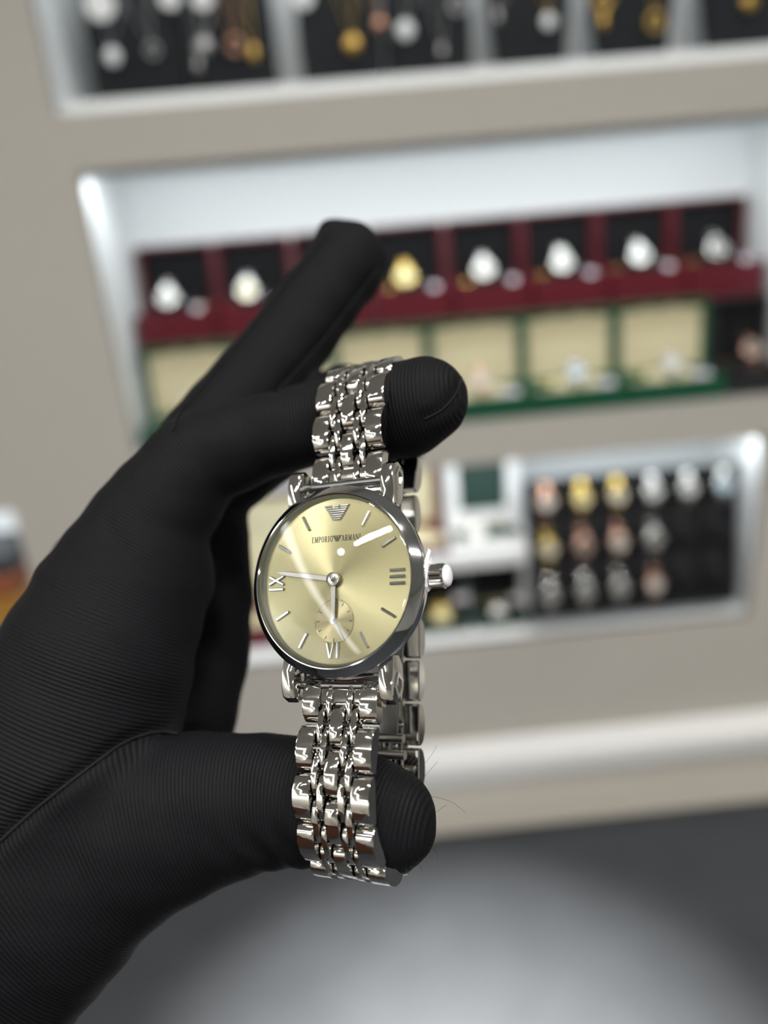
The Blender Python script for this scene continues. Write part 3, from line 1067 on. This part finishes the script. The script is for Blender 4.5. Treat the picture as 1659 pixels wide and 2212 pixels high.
ho = np.array(EYE) + (np.array([base_mm[0], base_mm[1], -base_mm[2]]) * 0.001) @ WR.T
me = bpy.data.meshes.new('gloved_hand')
me.from_pydata(cam2world(HV).tolist(), [], HQ.tolist())
at_ = me.attributes.new('rib', 'FLOAT', 'CORNER')
at_.data.foreach_set('value', corner.ravel())
me.polygons.foreach_set('use_smooth', np.ones(len(HQ), bool))
me.materials.append(MAT['glove_knit'])
me.update()
bm = NB(); bm.from_mesh(me); bmesh.ops.recalc_face_normals(bm, faces=bm.faces[:]); bm.to_mesh(me); bm.free()
HAND = bpy.data.objects.new('gloved_hand', me)
COL.objects.link(HAND)
HAND.location = ho
tag(HAND, 'hand in a black ribbed knit glove pinching the watch bracelet between thumb and index finger', 'hand')
for nm, pl, r, g in traced:
    if len(pl) < 2: continue
    pa = np.array(pl)
    dv = pa / np.linalg.norm(pa, axis=1)[:, None]
    pa = pa + dv * (g * 0.75)
    bm = NB(); add_tube(bm, [Vector(p) for p in cam2world(pa)], r * K, 6)
    link(nm, bm, MAT['glove_seam'], HAND, smooth=60)
# a few stray fibres at the thumb tip
rf = random.Random(11)
for x0, y0, dx, dy in ((905, 1690, 40, -45), (930, 1720, 75, 35), (935, 1760, 30, -20), (925, 1830, 20, 25), (890, 1868, 22, 18), (918, 1650, 25, -40)):
    p0 = cmm(x0, y0, 131.0); p1 = cmm(x0 + dx * .5 + 6, y0 + dy * .5 - 6, 131.0); p2 = cmm(x0 + dx, y0 + dy, 131.5)
    bm = NB(); add_tube(bm, [Vector(p) for p in cam2world(np.array(catmull([p0, p1, p2], 5)))], 0.022 * K, 4)
    link('stray_fibre', bm, MAT['glove_seam'], HAND)

# ------------------------------------------------------------------ goods in the niches
ORD = ['leftmost', 'second from left', 'third from left', 'fourth from left', 'fourth from right', 'third from right', 'second from right', 'rightmost']
TOPZ = {}


def I3(a, b, h): return Vector((a, b, h))


def box_part(name, parent, m, c, s, bev=0.0, M=None, smooth=None):
    bm = NB(); add_box(bm, c, s, M, bev=bev)
    return link(name, bm, MAT[m], parent, smooth)


def tray_mesh(bm, w, d, h, t, floor_h, M=None, bev=0.0):
    """open tray: four walls and a bottom as one hollow shape, z from 0 to h"""
    o = [(-w / 2, -d / 2), (w / 2, -d / 2), (w / 2, d / 2), (-w / 2, d / 2)]
    i = [(-w / 2 + t, -d / 2 + t), (w / 2 - t, -d / 2 + t), (w / 2 - t, d / 2 - t), (-w / 2 + t, d / 2 - t)]
    f = (lambda x, y, z: M @ Vector((x, y, z))) if M else (lambda x, y, z: Vector((x, y, z)))
    ob = [bm.verts.new(f(*p, 0)) for p in o]; ot = [bm.verts.new(f(*p, h)) for p in o]
    it = [bm.verts.new(f(*p, h)) for p in i]; ib = [bm.verts.new(f(*p, floor_h)) for p in i]
    bm.faces.new(ob[::-1]); bm.faces.new(ib)
    for k in range(4):
        j = (k + 1) % 4
        bm.faces.new((ob[k], ob[j], ot[j], ot[k]))
        bm.faces.new((ot[k], ot[j], it[j], it[k]))
        bm.faces.new((it[k], it[j], ib[j], ib[k]))


def open_box(name, label, group, x, yf, z, w, d, hb, lh, out, lin, lean=12, scallop=False, cush=True, rim=0.007):
    """hinged presentation box standing open towards the room; front edge at y = yf"""
    r = empty(name, (x, yf, z))
    tag(r, label, 'box', group)
    t = 0.007
    bm = NB(); tray_mesh(bm, w, d, hb, t, 0.006, Matrix.Translation((0, d / 2, 0)))
    link('base', bm, MAT[out], r)
    bm = NB(); add_box(bm, (0, d / 2, hb * 0.42), (w - 2 * t, d - 2 * t, hb * 0.6), bev=0.003)
    link('base_lining', bm, MAT[lin], r)
    M = Matrix.Translation((0, d, hb)) @ Matrix.Rotation(math.radians(-lean), 4, 'X') @ Matrix.Rotation(math.radians(90), 4, 'X')
    lt = 0.026
    t = rim
    bm = NB(); tray_mesh(bm, w, lh, lt, t, 0.006, M @ Matrix.Translation((0, lh / 2, -lt)))
    ld = link('lid', bm, MAT[out], r)
    bm = NB()
    if scallop:
        hw, tp = w / 2 - t - 0.001, lh - t - 0.001
        pts = [(-hw, t)] + [(hw, t), (hw, tp - 0.010)]
        for k in range(13):
            u = 1 - k / 6.0
            pts.append((hw * 0.96 * u, tp - 0.010 + 0.008 * (1 - abs(u)) - 0.006 * math.cos(u * 3 * PI) * (1 if abs(u) < 0.5 else 0)))
        pts.append((-hw, tp - 0.010))
        add_prism(bm, pts, -lt + 0.0061, -lt + 0.012, lambda p, q, h: M @ Vector((p, q, h)))
    else:
        add_box(bm, (0, lh / 2, -lt + 0.009), (w - 2 * t - 0.001, lh - 2 * t - 0.001, 0.006), M, bev=0.001)
    link('lid_lining', bm, MAT[lin], ld)
    bm = NB(); add_tube(bm, [(-w * 0.3, d + 0.001, hb), (w * 0.3, d + 0.001, hb)], 0.003, 8)
    link('hinge', bm, MAT['gold'], r)
    if cush:
        bm = NB()
        add_box(bm, (0, 0, 0), (w * 0.5, d * 0.62, hb * 0.75), Matrix.Translation((0, d * 0.5, hb * 0.78)) @ Matrix.Rotation(math.radians(20), 4, 'X'), bev=0.012, seg=3)
        link('cushion', bm, MAT[lin], r, smooth=50)
    return r


# small display watches: case, bezel, dial, crown, band halves
PROTO = {}


def watch_proto(metal, dial):
    key = (metal, dial)
    if key in PROTO: return PROTO[key]
    parts = []
    bm = NB(); add_lathe(bm, [(0, 0), (0.0185, 0), (0.0195, 0.003), (0.0192, 0.006), (0.0150, 0.0085), (0.0145, 0.0078)], 36, I3); parts.append(('case', bm, metal))
    bm = NB(); add_lathe(bm, [(0.0150, 0.0076), (0, 0.0076)], 36, I3); parts.append(('dial', bm, dial))
    bm = NB(); add_tube(bm, [(0.019, 0, 0.004), (0.023, 0, 0.004)], 0.0025, 10); parts.append(('crown', bm, metal))
    bm = NB()
    add_box(bm, (0.0006, 0.0045, 0.0082), (0.0012, 0.010, 0.0006)); add_box(bm, (0.004, 0.0, 0.0082), (0.009, 0.0012, 0.0006)); parts.append(('watch_hands', bm, 'black_print'))
    for sg in (1, -1):
        bm = NB()
        for k in range(3):
            a = k * 0.62
            c = Vector((0, sg * (0.0185 + 0.0028 + 0.017 * math.sin(a)), -0.001 - 0.017 * (1 - math.cos(a)) + 0.003))
            M = Matrix.Translation(c) @ Matrix.Rotation(-sg * a, 4, 'X')
            add_box(bm, (0, 0, 0), (0.017 - 0.0003 * k, 0.0046, 0.003), M, bev=0.0008, seg=1)
        parts.append(('band', bm, metal))
    out = []
    for nm, bm, m in parts:
        bmesh.ops.recalc_face_normals(bm, faces=bm.faces[:])
        for f in bm.faces: f.smooth = nm in ('case', 'crown')
        me = bpy.data.meshes.new(nm); bm.to_mesh(me); bm.free()
        me.materials.append(MAT[m])
        out.append((nm, me))
    PROTO[key] = out
    return out


def display_watch(M, metal, dial, label, group, sc=1.0):
    r = empty('display_watch')
    r.matrix_world = M @ Matrix.Scale(sc, 4)
    tag(r, label, 'watch', group)
    for nm, me in watch_proto(metal, dial):
        o = bpy.data.objects.new(nm, me); COL.objects.link(o); o.parent = r
    return r


def face_out(p, tilt):           # local z turned to the room (-y), tipped up by tilt degrees; local y up
    return Matrix.Translation(p) @ Matrix.Rotation(math.radians(90 - tilt), 4, 'X')


def tag_card(p, label, group, w=0.034, h=0.016, tilt=45):
    bm = NB(); add_box(bm, (0, 0, 0), (w, h, 0.0012), face_out(Vector((0, 0, 0)), tilt), bev=0.0004, seg=1)
    for k in range(2):
        add_box(bm, (-w * 0.1, -0.002 + k * 0.005, 0.001), (w * 0.5, 0.001, 0.0006), face_out(Vector((0, 0, 0)), tilt))
    return tag(link('price_card', bm, MAT['white_card'], loc=p), label, 'price card', group)


FL = [n[2] for n in NICHES]

# --- middle niche: riser with eight red boxes, six green boxes before it, a black box at the right
z2 = FL[1]
a, b, c, d = NICHES[1]
RZ = E0 - 0.245
bm = NB(); add_box(bm, ((a + b) / 2, 1.597, (z2 + RZ) / 2), (b - a - 0.004, 0.138, RZ - z2), bev=0.002)
tag(link('display_riser', bm, MAT['niche_white']), 'white block carrying the row of red boxes', 'riser')
RX0, RX1 = -0.405, 0.828
pit = (RX1 - RX0) / 8
FIN = [('steel', 'dial_white'), ('steel', 'dial_cream'), ('steel', 'dial_grey'), ('gold', 'dial_cream'), ('steel', 'dial_white'), ('steel', 'dial_white'), ('steel', 'dial_white'), ('steel', 'dial_grey')]
RLAB = ORD
FN = {('steel', 'dial_white'): 'silver watch with white dial', ('steel', 'dial_cream'): 'silver watch with cream dial', ('steel', 'dial_grey'): 'silver watch with grey dial',
      ('gold', 'dial_cream'): 'gold watch with cream dial', ('rose_gold', 'dial_grey'): 'rose gold watch with grey dial', ('steel', 'dial_blue'): 'silver watch with blue dial', ('rose_gold', 'dial_white'): 'rose gold watch with white dial'}
for k in range(8):
    x = RX0 + pit * (k + 0.5)
    open_box('red_watch_box', 'open red box with black lining, %s of the eight in the red row' % RLAB[k], 'red boxes on the riser', x, 1.530, RZ, pit - 0.006, 0.088, 0.105, 0.122, 'red_leather', 'black_velvet', lean=4)
    display_watch(face_out(Vector((x + 0.0 - 0.012, 1.560, RZ + 0.130)), 28), *FIN[k], '%s in the %s red box' % (FN[FIN[k]], RLAB[k]), 'watches in the red boxes')
    tag_card(Vector((x + 0.034, 1.547, RZ + 0.108)), 'small pale price card in the %s red box' % RLAB[k], 'cards in the red boxes')
GX0, GX1 = -0.400, 0.705
gp = (GX1 - GX0) / 6
GO6 = ['leftmost', 'second from left', 'third from left', 'third from right', 'second from right', 'rightmost']
for k in range(6):
    x = GX0 + gp * (k + 0.5)
    open_box('green_watch_box', 'open green box with cream lining, %s of the six in the green row' % GO6[k], 'green boxes at the niche edge', x, 1.406, z2, gp - 0.004, 0.085, 0.042, 0.136, 'green_leather', 'cream_lining', lean=4, scallop=True)
    fin = [('steel', 'dial_white'), ('steel', 'dial_cream'), ('steel', 'dial_white'), ('rose_gold', 'dial_white'), ('steel', 'dial_blue'), ('steel', 'dial_white')][k]
    display_watch(face_out(Vector((x - 0.004, 1.436, z2 + 0.068)), 40), *fin, '%s in the %s green box' % (FN[fin], GO6[k]), 'watches in the green boxes', 0.92)
    if k > 2:
        tag_card(Vector((x + 0.05, 1.425, z2 + 0.046)), 'small pale price card in the %s green box' % GO6[k], 'cards in the green boxes', tilt=60)
open_box('black_watch_box', 'open black box at the right end of the green row', None, 0.770, 1.415, z2, 0.112, 0.08, 0.045, 0.128, 'black_leather', 'black_velvet', lean=4)
display_watch(face_out(Vector((0.768, 1.444, z2 + 0.078)), 40), 'rose_gold', 'dial_grey', 'rose gold watch in the black box beside the green boxes', None, 0.95)

# --- lower niche
z3 = FL[2]
Y3 = 1.46


def box_px(name, label, pxl, pxr, pyt, pyb, Y, out, lin, floor=None, d=0.08, hb=0.035, lean=6, scallop=False):
    l, r_ = at(pxl, (pyt + pyb) / 2, Y), at(pxr, (pyt + pyb) / 2, Y)
    x = (l.x + r_.x) / 2
    bz = at((pxl + pxr) / 2, pyb, Y).z if floor is None else floor
    tz = at((pxl + pxr) / 2, pyt, Y + d).z
    return open_box(name, label, None, x, Y, bz, r_.x - l.x, d, hb, max(tz - bz - hb, 0.05), out, lin, lean=lean, scallop=scallop), x, bz


b0, bx, bz = box_px('red_gift_box', 'open red box with cream lining behind the left of the watch dial', 500, 705, 1075, 1420, 1.47, 'red_leather', 'cream_lining', floor=z3, d=0.11, hb=0.05)
# white shelf on two end panels
sl, sr = at(745, 1215, 1.45).x, at(1146, 1215, 1.45).x
zs1 = at(1000, 1232, 1.45).z; zs0 = at(1000, 1196, 1.45).z
SH = empty('display_shelf', ((sl + sr) / 2, 1.45, z3))
tag(SH, 'low white shelf carrying two boxes beside the black watch tray', 'shelf')
box_part('shelf_board', SH, 'niche_white', (0, 0.085, zs1 - z3 + (zs0 - zs1) / 2), (sr - sl, 0.17, zs0 - zs1), bev=0.004)
for sg in (-1, 1):
    box_part('shelf_end', SH, 'niche_white', (sg * (sr - sl - 0.012) / 2, 0.09, (zs1 - z3) / 2), (0.012, 0.15, zs1 - z3))
l1 = at(965, 1100, 1.47).x
open_box('red_gift_box', 'open red box with cream lining on the white shelf, right behind the watch crown', None, (at(790, 1100, 1.47).x + l1) / 2, 1.462, zs0, l1 - at(790, 1100, 1.47).x, 0.09, 0.022, 0.150, 'red_leather', 'cream_lining', lean=3, rim=0.015)
l0, l1 = at(975, 1100, 1.47).x, at(1142, 1100, 1.47).x
open_box('white_gift_box', 'open white box with dark green lining on the white shelf', None, (l0 + l1) / 2, 1.462, zs0, l1 - l0, 0.09, 0.020, 0.165, 'trim_white', 'dark_green', lean=3, rim=0.028)
p = at(1030, 1150, 1.49)
display_watch(face_out(p, 30), 'steel', 'dial_white', 'silver watch in the white box on the shelf', None)
for k, (px, fin, lb) in enumerate(((955, ('gold', 'dial_cream'), 'left'), (1078, ('steel', 'dial_white'), 'right'))):
    l0, l1 = at(px - 58, 1330, 1.46).x, at(px + 60, 1330, 1.46).x
    open_box('green_gift_box', 'dark green open box under the white shelf, the %s one of two' % lb, 'boxes under the shelf', (l0 + l1) / 2, 1.432, z3 + 0.012, l1 - l0 - 0.004, 0.07, 0.028, 0.085, 'dark_green', 'black_velvet', lean=4, cush=False)
    display_watch(face_out(at(px, 1333, 1.452), 30), *fin, '%s in the %s box under the white shelf' % (FN[fin], lb), 'watches under the shelf', 1.05)
    tag_card(at(px + 42, 1292, 1.47), 'lilac white price card in the %s box under the white shelf' % lb, 'cards under the shelf', tilt=20)
bm = NB(); add_box(bm, ((sl + sr) / 2, 1.495, z3 + 0.006), (sr - sl - 0.03, 0.14, 0.012), bev=0.002)
tag(link('white_mat', bm, MAT['trim_white']), 'thin white base board under the dark green boxes', 'board')

# leaning black tray with rolls and watches
TL, TR, BL, BR = at(1130, 1040, 1.478), at(1580, 1000, 1.478), at(1150, 1335, 1.428), at(1590, 1295, 1.428)
zb = z3 + 0.006
tw = (TR.x + BR.x - TL.x - BL.x) / 2
tcx = (TR.x + BR.x + TL.x + BL.x) / 4
zt = (TL.z + TR.z) / 2
yb_, yt_ = 1.428, 1.478
zbm = (BL.z + BR.z) / 2
tl = math.hypot(zt - zbm, yt_ - yb_)
ang = math.atan2(zt - zbm, yt_ - yb_)
TRAY = empty('watch_tray', (tcx, yb_, zbm))
TRAY.rotation_euler.x = ang
tag(TRAY, 'leaning black tray with watches on three rows of rolls', 'tray')
bm = NB(); tray_mesh(bm, tw, tl, 0.028, 0.008, 0.006, Matrix.Translation((0, tl / 2, -0.014)))
link('tray_frame', bm, MAT['black_leather'], TRAY)
for k in range(5):
    box_part('divider', TRAY, 'black_velvet', (-tw / 2 + tw * (k + 1) / 6, tl / 2, 0.0), (0.004, tl - 0.018, 0.016))
roll = NB(); add_tube(roll, [(-0.024, 0, 0), (0.024, 0, 0)], 0.017, 14)
bmesh.ops.recalc_face_normals(roll, faces=roll.faces[:])
rme = bpy.data.meshes.new('cushion_roll'); roll.to_mesh(rme); roll.free(); rme.materials.append(MAT['black_velvet'])
for f in rme.polygons: f.use_smooth = True
TM = Matrix.Translation((tcx, yb_, zbm)) @ Matrix.Rotation(ang, 4, 'X')
ROWN = ['top', 'middle', 'bottom']
COLN = ['first', 'second', 'third', 'fourth', 'fifth', 'sixth']
TW = {(0, 0): ('rose_gold', 'dial_white'), (0, 1): ('gold', 'dial_cream'), (0, 2): ('gold', 'dial_white'), (0, 3): ('steel', 'dial_white'), (0, 4): ('steel', 'dial_white'), (0, 5): ('steel', 'dial_blue'),
      (1, 0): ('gold', 'dial_white'), (1, 1): ('rose_gold', 'dial_grey'), (1, 2): ('rose_gold', 'dial_white'), (1, 3): ('steel', 'dial_grey'),
      (2, 0): ('steel', 'dial_grey'), (2, 1): ('steel', 'dial_grey'), (2, 2): ('steel', 'dial_grey'), (2, 3): ('rose_gold', 'dial_white')}
FN[('gold', 'dial_white')] = 'gold watch with white dial'
for r_ in range(3):
    for c_ in range(6):
        lx = -tw / 2 + tw * (c_ + 0.5) / 6
        ly = tl * (1 - (r_ + 0.5) / 3)
        o = bpy.data.objects.new('cushion_roll', rme); COL.objects.link(o); o.parent = TRAY; o.location = (lx, ly, 0.010)
        if (r_, c_) in TW:
            fin = TW[(r_, c_)]
            display_watch(TM @ Matrix.Translation((lx, ly + 0.010, 0.028)), *fin, '%s, %s from left, %s row of black tray' % (FN[fin], COLN[c_], ROWN[r_]), 'watches on the black tray', 0.95)

# --- far left niche: closed box
bx0, bx1 = at(33, 1260, 1.46).x - 0.26, at(33, 1260, 1.46).x
zA, zB, zC_, zD = FL[3], at(10, 1290, 1.46).z, at(10, 1247, 1.46).z, at(10, 1203, 1.46).z
CB = empty('jewellery_chest', ((bx0 + bx1) / 2, 1.54, zA))
tag(CB, 'brown wooden chest with golden lower front and dark lid in the far left niche', 'chest')
w_ = bx1 - bx0
box_part('chest_body', CB, 'gold_band', (0, 0, (zB - zA) / 2), (w_ - 0.008, 0.15, zB - zA), bev=0.004)
box_part('chest_band', CB, 'brown_wood', (0, 0, (zB + zC_) / 2 - zA), (w_, 0.16, zC_ - zB), bev=0.004)
box_part('chest_lid', CB, 'black_leather', (0, 0, (zC_ + zD) / 2 - zA), (w_ - 0.004, 0.155, zD - zC_), bev=0.008)

# --- upper niche: busts and necklaces
z1 = FL[0]
a, b, c, d = NICHES[0]
bm = NB(); add_box(bm, ((a + b) / 2, 1.545, z1 + 0.012), (b - a - 0.004, 0.20, 0.024), bev=0.002)
tag(link('display_riser', bm, MAT['niche_white']), 'thin white platform under the black necklace busts', 'riser')
BW = [(300, 0.090), (505, 0.079), (742, 0.073), (932, 0.076), (1150, 0.064), (1370, 0.066), (1605, 0.066)]
BORD = ['leftmost', 'second from left', 'third from left', 'middle', 'third from right', 'second from right', 'rightmost']
BUST = []


def bust(x, hw, label, cap_):
    r = empty('necklace_bust', (x, 1.545, z1 + 0.024))
    tag(r, label, 'bust', 'black necklace busts')
    bm = NB()
    cap = cap_
    secs = [(0.0, 0.92, 0.030), (0.02, 0.97, 0.040), (0.06, 1.04, 0.048), (0.11, 1.14, 0.052), (0.16, 1.18, 0.050), (0.20, 1.12, 0.044), (0.235, 0.80, 0.036), (0.265, 0.50, 0.030), (0.31, 0.40, 0.027), (0.345, 0.42, 0.028)]
    rings = []
    n = 28
    for z, w, dp in secs:
        w = min(w, cap)
        rings.append([bm.verts.new((hw * w * math.copysign(abs(math.cos(t)) ** 0.8, math.cos(t)), dp * math.sin(t) + z * 0.10, z)) for t in [2 * PI * k / n for k in range(n)]])
    for i in range(len(rings) - 1):
        for k in range(n): bm.faces.new((rings[i][k], rings[i][(k + 1) % n], rings[i + 1][(k + 1) % n], rings[i + 1][k]))
    bm.faces.new(rings[0][::-1]); bm.faces.new(rings[-1])
    link('bust_form', bm, MAT['bust_velvet'], r, smooth=60)
    bm = NB(); add_lathe(bm, [(0.0, 0.001), (0.5, 0.001), (0.5, -0.0), (0, 0)], 24, lambda p, q, h: Vector((p * hw * 1.2, q * 0.05, h + 0.0005)))
    link('bust_foot', bm, MAT['black_leather'], r)
    return r


for k, (px, hw) in enumerate(BW):
    x = at(px, 150, 1.53).x
    bust(x, hw, 'black velvet necklace bust, %s of the seven in the top niche' % BORD[k], [0.95, 0.95, 1.0, 1.0, 1.18, 1.18, 1.18][k])
    BUST.append((x, hw))


def necklace(px, py, metal, shape, label, size=0.009):
    p = at(px, py, 1.487)
    k = min(range(7), key=lambda i: abs(BUST[i][0] - p.x))
    bxx, hw = BUST[k]
    nmetal = metal
    metal = {'steel': 'dull_silver', 'gold': 'dull_gold', 'rose_gold': 'dull_rose'}[metal]
    r = empty('necklace', p)
    tag(r, label, 'necklace', 'necklaces on the black busts')
    top = z1 + 0.024 + 0.285
    pts = []
    for sgn in (-1, 1):
        e = Vector((bxx + sgn * hw * 0.46, 1.532, top))
        mid = Vector(((p.x + e.x) / 2 + sgn * 0.004, 1.494, (p.z + e.z) / 2 - 0.012))
        run = [np.array(e), np.array(mid), np.array((p.x + sgn * 0.001, p.y, p.z + size))]
        cr = catmull(run, 8)
        pts += cr if sgn < 0 else cr[::-1]
    bm = NB(); add_tube(bm, [Vector(q) - p for q in pts], 0.0007, 6)
    link('chain', bm, MAT[metal], r)
    bm = NB()
    f = lambda a_, b_, h: Vector((a_, -h, b_))
    if shape == 'pearl':
        add_lathe(bm, [(size * math.sin(PI * t / 8), -size * 0.6 * math.cos(PI * t / 8)) for t in range(9)], 18, f)
    elif shape == 'ring':
        add_tube(bm, [(size * math.cos(t * PI / 10), 0, size * math.sin(t * PI / 10)) for t in range(20)], size * 0.28, 8, closed=True)
    elif shape == 'disc':
        add_lathe(bm, [(0, 0.002), (size * 0.8, 0.002), (size, 0.0005), (size, -0.001), (0, -0.001)], 24, f)
    elif shape == 'drop':
        add_lathe(bm, [(0, -0.0), (size * 0.2, 0), (size * 0.7, 0.002), (size * 0.2, 0.004), (0, 0.004)], 6, lambda a_, b_, h: Vector((a_, -h, b_ * 1.9)))
    link('pendant', bm, MAT[metal if shape != 'pearl' else 'white_pearl'], r, smooth=50)
    bm = NB(); add_tube(bm, [(0.0025 * math.cos(t * PI / 6), 0, size + 0.0025 * math.sin(t * PI / 6)) for t in range(12)], 0.0007, 5, closed=True)
    link('bail', bm, MAT[metal], r)


for a_ in [
    (243, 122, 'steel', 'pearl', 'silver necklace with white pearl drop on the leftmost bust', 0.013),
    (330, 108, 'steel', 'ring', 'silver necklace with ring pendant right of the white pearl drop'),
    (440, 100, 'steel', 'disc', 'silver necklace with broad disc at the left of the second bust', 0.013),
    (428, 142, 'steel', 'drop', 'silver necklace with the lowest hanging drop, on the second bust', 0.008),
    (508, 97, 'rose_gold', 'ring', 'rose gold necklace with ring pendant on the second bust', 0.011),
    (548, 116, 'gold', 'drop', 'dull gold necklace with pointed drop beside the rose gold ring', 0.010),
    (762, 95, 'gold', 'disc', 'bright gold necklace with disc pendant on the third bust', 0.013),
    (820, 52, 'rose_gold', 'disc', 'brown gold necklace with small disc at the right of the third bust', 0.010),
    (876, 65, 'steel', 'pearl', 'silver necklace with white pearl on the middle bust', 0.014),
    (955, 112, 'steel', 'drop', 'fine silver necklace with long drop low on the middle bust', 0.008),
    (990, 8, 'steel', 'ring', 'silver necklace with ring pendant high on the middle bust', 0.012),
    (1075, 38, 'steel', 'drop', 'thin silver necklace with small drop at the left of the fifth bust', 0.008),
    (1185, 46, 'gold', 'pearl', 'gold necklace with pearl pendant on the fifth bust', 0.011),
    (1300, 6, 'gold', 'ring', 'gold necklace with ring pendant high on the sixth bust', 0.012),
    (1304, 48, 'gold', 'drop', 'gold necklace with pointed drop below the gold ring on the sixth bust', 0.009),
    (1416, 46, 'gold', 'ring', 'gold necklace with ring pendant at the right of the sixth bust', 0.012),
    (1620, 4, 'gold', 'disc', 'gold necklace with disc pendant on the rightmost bust', 0.012),
]: necklace(*a_)
# round white tags hanging at the top of the picture
for px, py, lb in ((215, 8, 'large round white tag hanging at the left of the leftmost bust'), (366, -6, 'round white tag between the leftmost two busts'),
                   (437, -4, 'round white tag on the second bust'), (655, -6, 'round white tag between the second and third bust')):
    p = at(px, py, 1.482)
    r = empty('round_tag', p); tag(r, lb, 'tag', 'round white tags')
    s_ = 0.024 if px == 215 else 0.016
    bm = NB(); add_lathe(bm, [(0.002, 0.001), (s_, 0.001), (s_, -0.001), (0.002, -0.001)], 24, lambda q, w__, h: Vector((q, -h, w__)), close=True)
    link('tag_disc', bm, MAT['white_pearl'], r)
    bm = NB(); add_tube(bm, [(0, 0, s_ * 0.9), (0.003, 0.012, s_ + 0.05), (0.004, 0.035, s_ + 0.12)], 0.0006, 5)
    link('tag_string', bm, MAT['white_pearl'], r)
